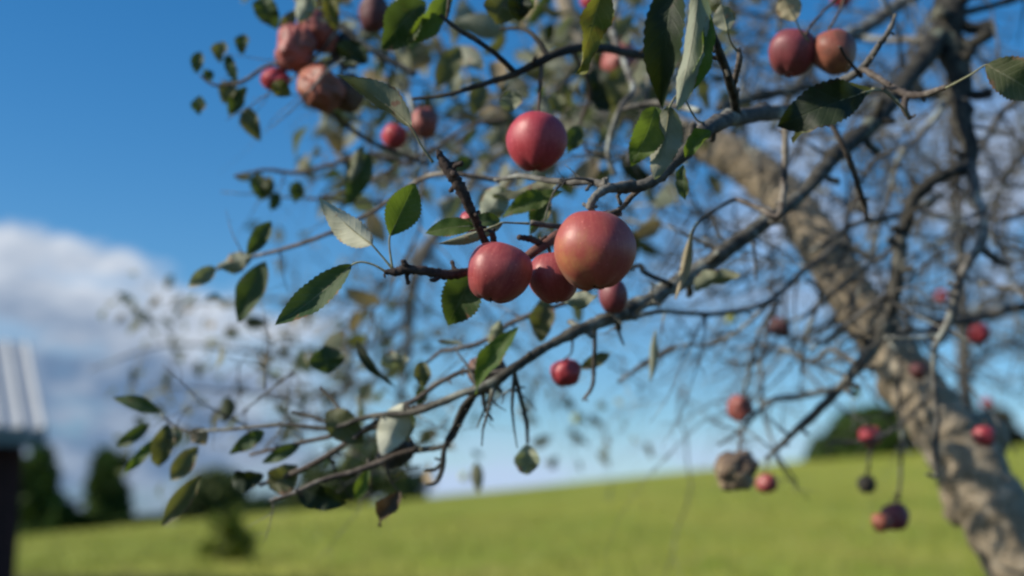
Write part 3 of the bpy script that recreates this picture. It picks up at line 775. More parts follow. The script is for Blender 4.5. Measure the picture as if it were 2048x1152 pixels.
# upper left group
branch([(830, 150, 12, 1.75), (760, 110, 13, 1.75), (690, 60, 14, 1.75), (640, 40, 12, 1.75), (600, 10, 12, 1.75), (580, -30, 12, 1.75)], M_limb, twigs=4)
branch([(690, 120, 10, 1.75), (600, 130, 8, 1.75), (540, 130, 8, 1.75), (480, 165, 8, 1.75), (430, 170, 6, 1.75), (400, 150, 4, 1.75)], M_twig, twigs=3, tl=(0.03, 0.07))
branch([(860, 330, 9, 1.8), (780, 300, 9, 1.8), (720, 270, 9, 1.8), (660, 225, 8, 1.8), (620, 210, 6, 1.8)], M_darklimb, twigs=3)
branch([(830, 330, 9, 1.95), (740, 310, 9, 1.95), (660, 330, 9, 1.95), (590, 345, 8, 1.95), (530, 340, 7, 1.95), (470, 352, 5, 1.95)], M_twig, twigs=4, tl=(0.04, 0.1))

branch([(1752, 878, 7, 2.2), (1742, 905, 7, 2.25), (1734, 948, 5, 2.36)], M_limb, stubs=2)
# crossing twigs in front of and beside the trunk
for pts_, mat_, st_ in (
    ([(1892, 205, 13, 2.2), (1841, 270, 12, 2.2), (1804, 303, 12, 2.2), (1786, 358, 11, 2.2), (1775, 402, 8, 2.2), (1740, 500, 6, 2.2)], M_limb, 6),
    ([(1440, 215, 20, 2.1), (1472, 205, 22, 2.2), (1556, 186, 22, 2.25), (1629, 175, 20, 2.3), (1775, 183, 22, 2.3), (1880, 190, 24, 2.3)], M_mosslimb, 6),
    ([(1800, 400, 10, 2.0), (1841, 420, 9, 2.0), (1903, 438, 8, 2.0), (1943, 464, 6, 2.0), (2000, 520, 4, 2.0)], M_limb, 4),
    ([(1600, 640, 7, 2.0), (1651, 599, 10, 2.0), (1720, 544, 10, 2.0), (1775, 504, 10, 1.97), (1796, 470, 11, 1.96)], M_limb, 4),
    ([(1620, 700, 7, 1.95), (1665, 672, 10, 1.95), (1738, 614, 11, 1.95), (1785, 580, 12, 1.95)], M_limb, 4),
    ([(1750, 680, 10, 2.0), (1771, 672, 10, 2.0), (1863, 661, 9, 2.1), (1960, 690, 6, 2.2)], M_mosslimb, 3),
    ([(1502, 466, 7, 1.7), (1508, 500, 7, 1.7), (1512, 563, 5, 1.7)], M_limb, 2),
    ([(1424, 427, 5, 1.7), (1432, 460, 6, 1.68), (1457, 490, 7, 1.67)], M_darklimb, 1),
    ([(1453, 720, 6, 2.2), (1501, 727, 8, 2.2), (1541, 694, 7, 2.3), (1558, 672, 5, 2.38)], M_limb, 3),
    ([(1578, 672, 6, 2.35), (1647, 683, 8, 2.2), (1690, 660, 9, 2.1)], M_limb, 2),
    ([(1610, 560, 7, 2.0), (1640, 590, 7, 2.0), (1607, 690, 7, 2.1), (1603, 749, 5, 2.1)], M_limb, 3),
    ([(1790, 300, 9, 2.0), (1740, 330, 10, 2.0), (1700, 420, 9, 2.0), (1690, 500, 7, 2.0), (1660, 560, 5, 2.0)], M_limb, 5),
    ([(2060, 180, 16, 2.3), (2000, 230, 14, 2.3), (1960, 300, 12, 2.25), (1900, 330, 10, 2.2)], M_limb, 5),
    ([(2070, 420, 14, 2.4), (1990, 440, 12, 2.4), (1930, 400, 9, 2.4), (1870, 320, 7, 2.4)], M_limb, 5),
    ([(2060, 300, 10, 2.6), (2010, 350, 9, 2.6), (1990, 460, 8, 2.6), (2020, 560, 6, 2.6)], M_limb, 5),
    ([(1330, 70, 12, 1.9), (1300, 150, 11, 1.9), (1285, 240, 11, 1.9), (1255, 330, 9, 1.9)], M_limb, 4),
    ([(1140, 90, 9, 1.7), (1180, 180, 9, 1.75), (1160, 260, 8, 1.8), (1190, 330, 6, 1.8)], M_twig, 4),
    ([(1010, 240, 8, 1.9), (940, 250, 8, 1.9), (880, 290, 8, 1.9), (800, 330, 7, 1.9), (700, 380, 6, 1.9), (620, 400, 4, 1.9)], M_twig, 4)):
    branch(pts_, mat_, twigs=5, tl=(0.05, 0.2), stubs=st_, knob=0.28)

# fine bare twigs of the far side of the crown: nobody could count them
rt = random.Random(5)
mbt = MB()
far_tips = []
def scatter(n, x0, x1, y0, y1, d0, d1, ln, r, depth, tips=None, dirx=(-1, 1), droop=-0.10, dirz=(-0.8, 0.8), wander=0.38):
    for _ in range(n):
        d = rt.uniform(d0, d1)
        p = P(rt.uniform(x0, x1), rt.uniform(y0, y1), d)
        v = Vector((rt.uniform(*dirx), rt.uniform(-.6, .6), rt.uniform(*dirz)))
        grow(mbt, rt, p, v, rt.uniform(*ln), rt.uniform(*r), depth, 5, droop, wander, (2, 4), tips)
scatter(95, 1320, 2100, -50, 700, 2.5, 4.0, (0.25, 0.7), (0.002, 0.0048), 2)
scatter(16, 1400, 2080, 60, 600, 1.9, 2.6, (0.15, 0.4), (0.0014, 0.0030), 1)
scatter(34, 720, 1380, -40, 380, 2.0, 3.4, (0.12, 0.34), (0.0014, 0.003), 1, far_tips, (-1, 0.6))
scatter(46, 1360, 2100, -60, 620, 2.2, 3.2, (0.3, 0.8), (0.0034, 0.0060), 2, None, (-1, 1), -0.05, (-.8, .8), 0.5)
scatter(34, 560, 1080, 540, 830, 2.8, 4.2, (0.15, 0.45), (0.0016, 0.0032), 1, None, (-1, 1), -0.05, (-.6, .9), 0.45)
scatter(30, 760, 1400, -40, 420, 2.0, 3.0, (0.2, 0.5), (0.0018, 0.0038), 1, None, (-1, 1), -0.05, (-.8, .8), 0.45)
scatter(26, 420, 950, 740, 950, 1.65, 2.4, (0.06, 0.2), (0.0011, 0.0024), 1, None, (-1, .6), -0.05, (-.6, .6), 0.45)
scatter(22, 900, 1500, 600, 800, 2.4, 3.4, (0.12, 0.3), (0.0014, 0.0026), 1)
scatter(16, 600, 900, 180, 430, 2.0, 3.0, (0.1, 0.28), (0.0012, 0.0024), 1)
tw = mbt.build('twigs', M_limb, tree, P(1600, 400, 2.8))
tag(tw, kind='stuff')

# ---- leaves, one part each: base, tip, width px, depth (base, tip), material, under side shown, extras
def leaf(bx, by, tx, ty, wpx, d, mat='green', under=False, dt=0.0, roll=0.0, fold=0.25, curl=0.10, wave=0.10, tipc=0.0, pet=None, wide=0.42, twist=0.0, seed=None):
    r_ = random.Random(seed if seed is not None else int(bx * 7 + by * 13 + tx))
    if not pet:                                     # each blade cups and twists its own way
        twist += r_.uniform(-.7, .7); tipc += r_.uniform(-.22, .12); wave += r_.uniform(.05, .25); fold += r_.uniform(0, .35); wide += r_.uniform(-.05, .08)
    b, t = P(bx, by, d), P(tx, ty, d + dt)
    mid = (b + t) / 2
    view = (mid - CAM).normalized()
    ax = (t - b).normalized()
    sd = ax.cross(view).normalized()              # in the picture plane, right of the axis
    if not under:
        sd = -sd
    sd = (Matrix.Rotation(R(roll), 3, ax) @ sd).normalized()
    # make the upper side (side x axis) face the camera unless the under side shows
    nrm = sd.cross(ax)
    if (nrm.dot(view) < 0) == under:
        sd = -sd
    mb = MB()
    hw = W(wpx, d) / max(0.35, math.cos(R(roll))) * (1.0 if pet else 1.17)
    leaf_geo(mb, b, t, hw, sd, fold, curl, wave, tipc, 8, 30, r_, 0.055, wide, twist)
    ob = mb.build('leaf', LM[mat], tree, b)
    if pet:
        Ln, nn = (t - b).length, sd.cross(ax).normalized()
        rib = [b + ax * (Ln * v) + nn * (curl * Ln * math.sin(math.pi * v) - 0.0004) for v in (0.55, 0.3, 0.12, 0.0)]
        pp = rib + [P(*p) for p in pet]
        q, r = spline(pp, [0.0003, 0.0005, 0.0007, 0.0009] + [0.00085] * (len(pet) - 1) + [0.0013], 6)
        m2 = MB()
        tube(m2, q, r, 6)
        m2.build('petiole', M_petiole, ob, b)
    return ob

# in focus
leaf(703, 530, 549, 651, 64, 1.17, 'green', roll=18, fold=0.45, curl=-0.10, dt=-0.01, pet=[(722, 524, 1.17), (748, 530, 1.17), (772, 544, 1.17)], wide=0.45)
leaf(743, 489, 639, 396, 66, 1.17, 'cream', True, dt=0.02, fold=0.55, curl=0.10, roll=15, pet=[(760, 508, 1.17), (785, 538, 1.17)])
leaf(780, 472, 827, 366, 74, 1.17, 'bright', roll=8, fold=0.35, curl=0.06, tipc=0.15, pet=[(779, 495, 1.17), (785, 538, 1.17)], wide=0.5)
leaf(824, 256, 672, 150, 62, 1.16, 'olive', True, fold=0.7, curl=0.13, roll=-25, wave=0.16, pet=[(842, 290, 1.165), (866, 325, 1.17)])
leaf(948, 452, 850, 467, 38, 1.19, 'bright', fold=0.2, roll=25, pet=[(955, 452, 1.185), (962, 460, 1.185)])
leaf(1005, 446, 875, 487, 30, 1.21, 'pale', True, fold=0.8, roll=30, curl=0.05, pet=[(1030, 446, 1.215), (1058, 447, 1.22)])
leaf(1000, 440, 905, 460, 30, 1.24, 'green', fold=0.4, roll=20)
leaf(955, 535, 893, 652, 84, 1.25, 'green', fold=0.35, roll=5, wave=0.2, curl=0.05, wide=0.5)
leaf(1125, 385, 1002, 432, 34, 1.36, 'bright', fold=0.3, roll=25)
leaf(1095, 382, 1058, 470, 42, 1.38, 'green', fold=0.3)
leaf(1115, 365, 985, 392, 34, 1.40, 'olive', True, fold=0.5, roll=20)
leaf(1010, 375, 960, 450, 62, 1.48, 'pale', True, fold=0.4, wave=0.2)
leaf(1020, 180, 1024, 224, 46, 1.46, 'pale', False, fold=0.3, wide=0.55)
leaf(1195, 590, 1120, 598, 34, 1.32, 'pale', True, fold=0.3, roll=20)
# top
leaf(850, 2, 760, 94, 92, 1.42, 'green', False, fold=0.5, roll=10, wave=0.2, wide=0.5)
leaf(900, -18, 812, 84, 46, 1.41, 'bright', fold=0.3, roll=-25)
leaf(835, -5, 790, 22, 55, 1.43, 'pale', True, fold=0.3)
leaf(1010, -14, 990, 48, 64, 1.42, 'olive', fold=0.3, wide=0.5)
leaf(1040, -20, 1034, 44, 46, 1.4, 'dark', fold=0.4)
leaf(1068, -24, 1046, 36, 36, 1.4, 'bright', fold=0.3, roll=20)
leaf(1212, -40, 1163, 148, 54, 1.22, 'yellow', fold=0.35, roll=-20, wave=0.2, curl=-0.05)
leaf(1352, -60, 1318, 212, 82, 1.10, 'dark', fold=0.3, roll=10, wave=0.18, wide=0.5)  # near-black leaf colour stands in for shade on the upper side
leaf(1402, -60, 1352, 218, 62, 1.11, 'pale', True, fold=0.6, roll=15, wave=0.15, wide=0.45)
leaf(1418, 30, 1362, 200, 34, 1.13, 'bright', fold=0.3, roll=-35, curl=0.12)
leaf(1340, 212, 1308, 358, 70, 1.12, 'pale', True, fold=0.5, roll=15, wave=0.2, pet=[(1362, 190, 1.16), (1392, 238, 1.26), (1410, 246, 1.29)])
leaf(1312, 214, 1262, 332, 60, 1.13, 'bright', fold=0.35, roll=-20, wave=0.15)
leaf(1422, 262, 1372, 318, 40, 1.24, 'bright', fold=0.5, roll=25)
leaf(1366, 330, 1370, 400, 26, 1.08, 'green', fold=0.3, roll=20)
leaf(1455, 62, 1442, 8, 48, 1.26, 'pale', True, fold=0.3, wide=0.5, pet=[(1462, 85, 1.28), (1476, 104, 1.29)])
leaf(1592, 42, 1562, -14, 56, 1.42, 'tan', True, fold=0.4, wide=0.5, pet=[(1600, 60, 1.43), (1618, 82, 1.45)])
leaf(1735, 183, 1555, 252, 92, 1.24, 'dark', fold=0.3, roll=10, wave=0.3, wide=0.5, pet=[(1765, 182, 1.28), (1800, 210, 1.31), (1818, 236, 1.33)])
leaf(1742, 180, 1582, 268, 40, 1.26, 'olive', fold=0.4, roll=35, wave=0.2)
leaf(1972, 130, 2080, 195, 92, 1.24, 'olive', fold=0.45, roll=-10, curl=0.14, pet=[(1940, 150, 1.25), (1892, 176, 1.28)])
leaf(1382, 465, 1350, 602, 36, 1.42, 'tan', True, fold=1.0, wave=0.35, roll=10, pet=[(1388, 455, 1.44), (1394, 445, 1.48)])
leaf(1385, 578, 1478, 545, 40, 1.55, 'olive', True, fold=0.4, wave=0.4, roll=20)
leaf(1312, 660, 1300, 764, 26, 1.7, 'pale', True, fold=0.8)
# upper left
for a in ((400, 103, 393, 148, 24), (447, 82, 438, 124, 32), (488, 68, 484, 110, 26), (455, 110, 477, 168, 22), (468, 160, 446, 206, 34), (494, 174, 458, 232, 32), (401, 192, 397, 230, 26), (492, 214, 516, 282, 34), (524, -14, 548, 58, 42), (428, 145, 408, 160, 26)):
    leaf(*a, 1.78, 'green' if a[0] % 3 else 'olive', roll=15, fold=0.35)
leaf(625, -20, 596, 42, 46, 1.7, 'pale', True, fold=0.4)
leaf(655, -10, 672, 60, 34, 1.7, 'yellow', fold=0.3)
leaf(590, 20, 560, 70, 26, 1.78, 'olive', fold=0.3)
leaf(545, 165, 582, 190, 34, 1.62, 'yellow', fold=0.3)
leaf(505, 355, 466, 352, 18, 1.95, 'pale', True, fold=0.3)
leaf(512, 345, 524, 402, 34, 1.95, 'green'); leaf(540, 352, 528, 400, 26, 1.96, 'olive')
leaf(556, 384, 542, 422, 22, 1.95, 'green'); leaf(598, 362, 588, 406, 28, 1.95, 'green')
leaf(736, 305, 694, 412, 44, 1.8, 'green', fold=0.3); leaf(726, 290, 698, 366, 32, 1.78, 'olive', True, fold=0.5)
leaf(706, 318, 698, 372, 20, 1.8, 'green')
leaf(542, 442, 494, 512, 36, 1.62, 'green', fold=0.3)
leaf(502, 512, 430, 532, 40, 1.66, 'pale', True, fold=0.5, roll=15)
leaf(432, 535, 376, 573, 36, 1.7, 'pale', False, fold=0.4)
leaf(532, 522, 478, 645, 52, 1.62, 'green', fold=0.3, roll=10)
# lower left
leaf(655, 748, 650, 690, 64, 1.62, 'green', fold=0.35, wide=0.5)
leaf(716, 680, 786, 780, 22, 1.58, 'dark', fold=0.7, roll=30, wide=0.3)
leaf(760, 728, 820, 716, 30, 1.62, 'pale', True, fold=0.3, roll=20)
leaf(843, 722, 846, 778, 36, 1.58, 'olive', fold=0.3); leaf(848, 772, 836, 812, 24, 1.52, 'green')
leaf(875, 682, 930, 688, 12, 1.55, 'olive', True, fold=0.6)
leaf(1038, 655, 940, 782, 42, 1.42, 'bright', fold=0.5, roll=20)
leaf(1000, 640, 985, 700, 34, 1.55, 'olive', True, fold=0.4)
leaf(806, 806, 765, 910, 58, 1.48, 'white', True, fold=0.35, roll=8, curl=0.08)
leaf(820, 818, 806, 884, 34, 1.5, 'green', fold=0.3)
leaf(652, 824, 728, 884, 56, 1.52, 'olive', False, fold=0.3)
leaf(1053, 888, 1056, 950, 50, 1.58, 'pale', False, fold=0.4, wide=0.5)
leaf(320, 826, 226, 796, 34, 1.66, 'green', fold=0.5, roll=15, pet=[(330, 836, 1.65)])
leaf(302, 848, 230, 894, 28, 1.68, 'green', fold=0.3); leaf(334, 846, 318, 938, 46, 1.66, 'olive', fold=0.4)
leaf(322, 868, 250, 948, 22, 1.68, 'bright', fold=0.4); leaf(396, 892, 340, 962, 40, 1.64, 'olive', fold=0.3)
leaf(528, 862, 458, 908, 28, 1.58, 'green', fold=0.3); leaf(602, 888, 524, 926, 26, 1.57, 'green', fold=0.3)
leaf(402, 948, 320, 1058, 46, 1.55, 'olive', fold=0.4, curl=-0.12); leaf(462, 962, 528, 950, 46, 1.58, 'dark', fold=0.3, roll=10)
leaf(540, 978, 592, 932, 54, 1.56, 'olive', fold=0.3); leaf(598, 972, 690, 1012, 54, 1.52, 'dark', fold=0.3, roll=15)
leaf(738, 938, 710, 1002, 26, 1.52, 'bright', fold=0.3); leaf(802, 984, 756, 1052, 46, 1.5, 'dead', fold=0.7, wave=0.3, roll=10)
leaf(385, 858, 412, 888, 36, 1.62, 'tan', fold=0.3)
leaf(355, 850, 340, 900, 30, 1.65, 'pale', True, fold=0.3)
# middle
leaf(948, 322, 905, 332, 30, 1.75, 'green'); leaf(1160, 250, 1134, 306, 34, 1.5, 'green', fold=0.3)
leaf(968, 168, 942, 230, 34, 1.8, 'olive'); leaf(918, 92, 876, 178, 44, 1.85, 'olive'); leaf(1108, 182, 1122, 232, 32, 1.8, 'olive')
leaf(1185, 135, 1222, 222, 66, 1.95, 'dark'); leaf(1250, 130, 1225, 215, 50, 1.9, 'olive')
leaf(1090, 592, 1082, 684, 50, 1.6, 'olive', False, fold=0.4); leaf(1160, 738, 1222, 704, 24, 1.6, 'olive')
leaf(720, 85, 690, 130, 60, 1.7, 'dark', fold=0.3)
N_LEAF = sum(1 for o in bpy.data.objects if o.name.split('.')[0] == 'leaf')
print('leaf parts', N_LEAF)

# ---- the leaves further back in the crown
def foliage(parent, name, spots, L, seed, mats, nu=2, nv=6):
    r_ = random.Random(seed)
    mb = MB()
    idx = []
    for (p, d) in spots:
        l = L * r_.uniform(.6, 1.2)
        dd = (d * 0.5 + Vector((r_.gauss(0, .5), r_.gauss(0, .5), r_.gauss(-0.55, .4)))).normalized()
        f0 = len(mb.f)
        leaf_geo(mb, p, p + dd * l, l * r_.uniform(.20, .30), lateral(r_, dd), r_.uniform(.1, .6), r_.uniform(-.1, .15), .1, 0, nu, nv, r_, 0.0)
        idx.extend([r_.randrange(len(mats))] * (len(mb.f) - f0))
    ob = mb.build(name, [LM[m] for m in mats], parent, spots[0][0])
    ob.data.polygons.foreach_set('material_index', idx)
    tag(ob, kind='stuff')
    return ob
rf = random.Random(21)
sp = []
for (p, d) in far_tips:
    for _ in range(2 if rf.random() < 0.5 else 1):
        sp.append((p + Vector((rf.gauss(0, .012), rf.gauss(0, .012), rf.gauss(0, .012))), d))
def cloud(n, x0, x1, y0, y1, d0, d1):
    for _ in range(n):
        sp.append((P(rf.uniform(x0, x1), rf.uniform(y0, y1), rf.uniform(d0, d1)), Vector((rf.gauss(0, 1), rf.gauss(0, 1), rf.gauss(0, 1))).normalized()))
cloud(60, 1060, 1500, -40, 200, 2.2, 3.2)
cloud(36, 640, 1020, -30, 180, 2.0, 2.8)
cloud(44, 430, 1000, 560, 930, 2.0, 3.0)
cloud(40, 900, 1420, -20, 330, 1.9, 2.8)
cloud(36, 260, 680, 590, 800, 4.0, 4.8)
cloud(48, 580, 1000, 170, 430, 2.2, 3.0)
foliage(tree, 'foliage', sp, 0.062, 4, ['green', 'olive', 'olive', 'pale', 'pale', 'pale', 'tan', 'dark'], 4, 10)

# ---- two more apple trees behind
def back_tree(label, base_px, d, limbs, n, spread, leaves, seed, lsize, tl, extra=()):
    b = P(base_px, 1100, d)
    base = Vector((b.x, b.y, H(b.x, b.y)))
    root = empty('apple_tree', base)
    tag(root, label, 'apple tree')
    r_ = random.Random(seed)
    mb = MB(); tips = []
    first = True
    for lp in limbs:
        p3 = [P(a[0], a[1], a[3]) for a in lp]
        rd = [W(a[2], a[3]) for a in lp]
        if first:
            p3 = [base + Vector((0, 0, -.2))] + p3; rd = [rd[0] * 1.25] + rd
        q, r = spline(p3, rd, 6)
        m_ = MB(); tube(m_, q, r, 10, 0.15)
        m_.build('trunk' if first else 'branch', M_limb, root, p3[0])
        for _ in range(n):
            i = r_.randint(len(q) // (2 if first else 6), len(q) - 2)
            t = (q[i + 1] - q[i]).normalized()
            dd = (t * .6 + lateral(r_, t)).normalized()
            grow(mb, r_, q[i], dd, r_.uniform(*tl), min(r[i] * .4, .008), 2, 4, spread, .28, (2, 4), tips)
        first = False
    for (x, y, dx, dz, ln) in extra:
        grow(mb, r_, P(x, y, d), Vector((dx, r_.uniform(-.4, .4), dz)), ln, .006, 2, 4, spread, .25, (3, 5), tips)
    tw = mb.build('twigs', M_limb, root, base)
    tag(tw, kind='stuff')
    sp = []
    for (p, dd) in tips:
        for _ in range(leaves):
            if r_.random() < .7:
                sp.append((p + Vector((r_.gauss(0, .05), r_.gauss(0, .05), r_.gauss(0, .05))), dd))
    if sp:
        foliage(root, 'foliage', sp, lsize, seed + 1, ['olive', 'olive', 'green', 'pale', 'tan'], 2, 5)
    return root
FB = [[(1330, 255, 40, 2.95), (1240, 225, 34, 3.2), (1100, 250, 30, 3.5), (970, 330, 26, 3.9), (905, 430, 25, 4.0), (850, 505, 25, 4.0), (822, 590, 25, 4.0), (815, 700, 20, 4.0), (800, 790, 10, 4.0), (790, 830, 5, 4.0)],
     [(905, 430, 18, 4.0), (820, 520, 15, 4.0), (740, 600, 13, 4.0), (700, 690, 9, 4.0), (660, 760, 5, 4.0)],
     [(818, 640, 14, 4.0), (740, 690, 12, 4.0), (620, 720, 9, 4.0), (480, 700, 7, 4.0), (330, 690, 5, 4.0), (180, 740, 3, 4.0)],
     [(820, 610, 13, 4.0), (740, 600, 11, 4.1), (640, 600, 8, 4.1), (480, 600, 6, 4.1), (330, 615, 3, 4.1)],
     [(812, 720, 11, 4.0), (720, 770, 9, 3.9), (600, 790, 8, 3.9), (430, 780, 6, 3.9), (300, 770, 3, 3.9)],
     [(850, 505, 13, 4.0), (930, 580, 10, 4.1), (1020, 680, 7, 4.2), (1110, 770, 5, 4.2), (1180, 850, 3, 4.2)]]
rb = random.Random(31)
tips = []
mbx = MB()
for lp in FB:
    p3 = [P(a[0], a[1], a[3]) for a in lp]
    q, r = spline(p3, [W(a[2], a[3]) for a in lp], 6)
    m_ = MB(); tube(m_, q, r, 9, 0.15)
    m_.build('branch', M_limb, tree, p3[0])
    lo = 24 if lp[0][0] == 1330 else 6
    for _ in range(11):
        i = rb.randint(lo, len(q) - 2)
        t = (q[i + 1] - q[i]).normalized()
        dd = (t * .6 + lateral(rb, t)).normalized()
        grow(mbx, rb, q[i], dd, rb.uniform(.10, .34), min(r[i] * .4, .0035), 1, 4, -.1, .3, (2, 4), tips)
tag(mbx.build('twigs', M_twig, tree, P(700, 650, 4)), kind='stuff')
sp = [(p + Vector((rb.gauss(0, .02), rb.gauss(0, .02), rb.gauss(0, .02))), dd) for (p, dd) in tips if rb.random() < .62]
foliage(tree, 'foliage', sp, 0.05, 33, ['olive', 'olive', 'green', 'pale', 'pale', 'tan'], 2, 6)
bt2 = back_tree('tall bare apple tree behind the leaning trunk with upright grey stem', 2030, 5.6,
    [[(1975, 960, 36, 5.6), (1940, 850, 34, 5.6), (1930, 780, 32, 5.6), (1925, 640, 30, 5.6), (1918, 480, 26, 5.6), (1905, 330, 20, 5.6), (1900, 120, 14, 5.6)],
     [(1928, 640, 22, 5.6), (2000, 590, 18, 5.5), (2090, 560, 14, 5.5)],
     [(1922, 560, 18, 5.6), (1840, 470, 14, 5.6), (1780, 330, 11, 5.6), (1740, 160, 8, 5.6)],
     [(1925, 620, 16, 5.6), (1820, 600, 13, 5.6), (1700, 640, 10, 5.5), (1560, 700, 7, 5.4), (1420, 760, 4, 5.3)],
     [(1918, 500, 16, 5.6), (1990, 400, 13, 5.6), (2060, 260, 10, 5.6)],
     [(1930, 760, 14, 5.6), (1985, 700, 12, 5.6), (2060, 690, 9, 5.6)]],
    13, -0.03, 0, 47, 0.07, (0.3, 0.9))

# ------------------------------------------------------------------ apples
def apple(px, py, wpx, hpx, d, kind, label, tilt=0.0, lean=0.0, stem=None, wrinkle=0.0, seed=0, res=(28, 40), calyx=True, cat='apple', group=None, dimple=0.15, name='apple'):
    """tilt turns the fruit in the picture plane, lean tips its stem toward the camera"""
    r_ = random.Random(seed * 31 + 7)
    c = P(px, py, d)
    R0, H0 = W(wpx, d), W(hpx, d)
    zax = (Matrix.Rotation(R(tilt), 3, -FW) @ UP).normalized()
    sidev = FW.cross(zax).normalized()
    zax = (Matrix.Rotation(R(lean), 3, sidev) @ zax).normalized()
    xax = RT - zax * RT.dot(zax); xax.normalize()
    yax = zax.cross(xax)
    rot = Matrix((xax, yax, zax)).transposed()
    off = Vector((r_.uniform(-9, 9), r_.uniform(-9, 9), r_.uniform(-9, 9)))
    nv, nu = res
    verts, faces = [], []
    lob = r_.uniform(0, 6.28)
    for j in range(nv + 1):
        th = math.pi * j / nv
        for i in range(nu):
            ph = 2 * math.pi * i / nu
            s, cth = math.sin(th), math.cos(th)
            rr = (s ** 0.97) * (1 + 0.05 * cth)
            z = cth * 0.98
            # stem and calyx hollows
            z -= dimple * math.exp(-(s / 0.30) ** 2) if cth > 0 else -0.09 * math.exp(-(s / 0.24) ** 2)
            k = 1 + 0.022 * math.cos(5 * ph + lob) * (0.6 - 0.6 * cth)
            n3 = Vector((s * math.cos(ph), s * math.sin(ph), cth))
            k *= 1 + 0.05 * 1.7 * mnoise.noise(n3 * 0.9 + off)
            if wrinkle:
                a = mnoise.noise(n3 * 1.5 + off); b = 1 - abs(mnoise.noise(n3 * 3.2 + off)) * 2; e = mnoise.noise(n3 * 7 + off)
                k *= 1 + wrinkle * (0.62 * a + 0.26 * b + 0.10 * e - 0.12)
            verts.append((R0 * rr * k * math.cos(ph), R0 * rr * k * math.sin(ph), H0 * z * k * 1.05))
    for j in range(nv):
        for i in range(nu):
            a, b = j * nu + i, j * nu + (i + 1) % nu
            if j == 0: faces.append((a, b + nu, a + nu)[::-1] if False else (a, a + nu, b + nu))
            elif j == nv - 1: faces.append((a, a + nu, b))
            else: faces.append((a, a + nu, b + nu, b))
    me = bpy.data.meshes.new(name)
    me.from_pydata(verts, [], faces)
    me.polygons.foreach_set('use_smooth', [True] * len(faces))
    me.materials.append(AM[kind])
    ob = bpy.data.objects.new(name, me)
    COL.objects.link(ob)
    ob.matrix_world = Matrix.Translation(c) @ rot.to_4x4()
    tag(ob, label, cat, group)
    inv = rot.transposed()
    def local(m_, nm, mat):
        me2 = bpy.data.meshes.new(nm)
        me2.from_pydata([tuple(inv @ (Vector(v) - c)) for v in m_.v], [], m_.f)
        me2.polygons.foreach_set('use_smooth', [True] * len(me2.polygons))
        me2.materials.append(mat)
        o2 = bpy.data.objects.new(nm, me2)
        COL.objects.link(o2)
        o2.parent = ob
    # stem from the hollow to the twig
    s0 = c + zax * H0 * 0.60
    if stem is None:
        s1 = c + zax * (H0 * 1.45) + xax * r_.uniform(-.3, .3) * R0
        mids = []
    else:
        s1 = P(*stem[-1]); mids = [P(*q_) for q_ in stem[:-1]]
    pp = [s0, c + zax * H0 * 0.92] + mids + [s1]
    k = max(0.0009, min(0.0017, R0 * 0.06))
    q_, r2 = spline(pp, [k * 1.2] + [k] * (len(pp) - 2) + [k * 1.7], 6)
    m_ = MB(); tube(m_, q_, r2, 7, 0.15)
    local(m_, 'stem', M_stem)
    if calyx:
        m_ = MB()
        for a in range(5):
            an = a * 1.2566 + lob
            dr = xax * math.cos(an) + yax * math.sin(an)
            b0 = c - zax * H0 * 0.82 + dr * R0 * 0.06
            tipp = b0 + dr * R0 * r_.uniform(.10, .2) - zax * H0 * r_.uniform(.12, .22)
            sd = zax.cross(dr) * R0 * 0.05
            md = (b0 + tipp) / 2 + dr * R0 * .03
            th_ = dr * R0 * 0.012
            m_.add([b0 - sd, b0 + sd, md + sd * .8, md - sd * .8, tipp, b0 - sd - th_, b0 + sd - th_, md + sd * .8 - th_, md - sd * .8 - th_],
                   [(0, 1, 2, 3), (3, 2, 4), (6, 5, 8, 7), (8, 4, 7), (0, 3, 8, 5), (1, 6, 7, 2), (3, 4, 8), (2, 7, 4)])
        local(m_, 'calyx', M_spur)
    return ob

HI = (44, 64)
apple(1189, 500, 165, 158, 1.17, 'blush', 'biggest apple, orange red with yellow blush, hanging in sharp focus', 4, -8, [(1190, 430, 1.195), (1180, 412, 1.2)], 0, 1, HI)
apple(998, 545, 128, 122, 1.18, 'red', 'dusky red lopsided apple below the broken lichen stub', -20, -10, [(988, 490, 1.19), (986, 478, 1.19)], 0.03, 2, HI)
apple(1108, 554, 100, 104, 1.215, 'red', 'partly hidden dull red apple squeezed between the biggest and the lopsided apple', 8, -8, [(1100, 505, 1.23), (1095, 485, 1.24)], 0.02, 3, HI)
apple(1073, 284, 122, 118, 1.36, 'crimson', 'round crimson apple hanging alone from a straight twig above the centre', -4, -14, [(1078, 200, 1.4), (1083, 125, 1.43)], 0.015, 4, HI)
apple(1585, 104, 96, 94, 1.5, 'plum', 'purplish red twin apple with flat left side beside an orange one', -18, -6, [(1610, 70, 1.48), (1622, 50, 1.5), (1650, 20, 1.55), (1690, -20, 1.6)], 0.05, 5, (32, 44))
apple(1668, 103, 90, 92, 1.49, 'orange_shaded', 'shaded orange twin apple behind a dark stalk at upper right', 10, -6, [(1660, 55, 1.5), (1680, 20, 1.55), (1690, -10, 1.6)], 0.05, 6, (32, 44))
apple(592, 95, 82, 92, 1.75, 'withered', 'shrivelled pinkish apple with a grey sunken rot patch at upper left', -12, 10, None, 0.38, 7, (36, 48))
apple(638, 62, 82, 88, 1.77, 'withered', 'shrivelled dark red apple topmost of the upper left bunch', 8, 12, [(640, 10, 1.76), (635, -10, 1.75)], 0.22, 8, (36, 48))
apple(640, 178, 92, 84, 1.72, 'orange', 'cracked orange apple low in the upper left bunch', -40, 5, [(655, 135, 1.74), (690, 110, 1.75)], 0.34, 9, (36, 48))
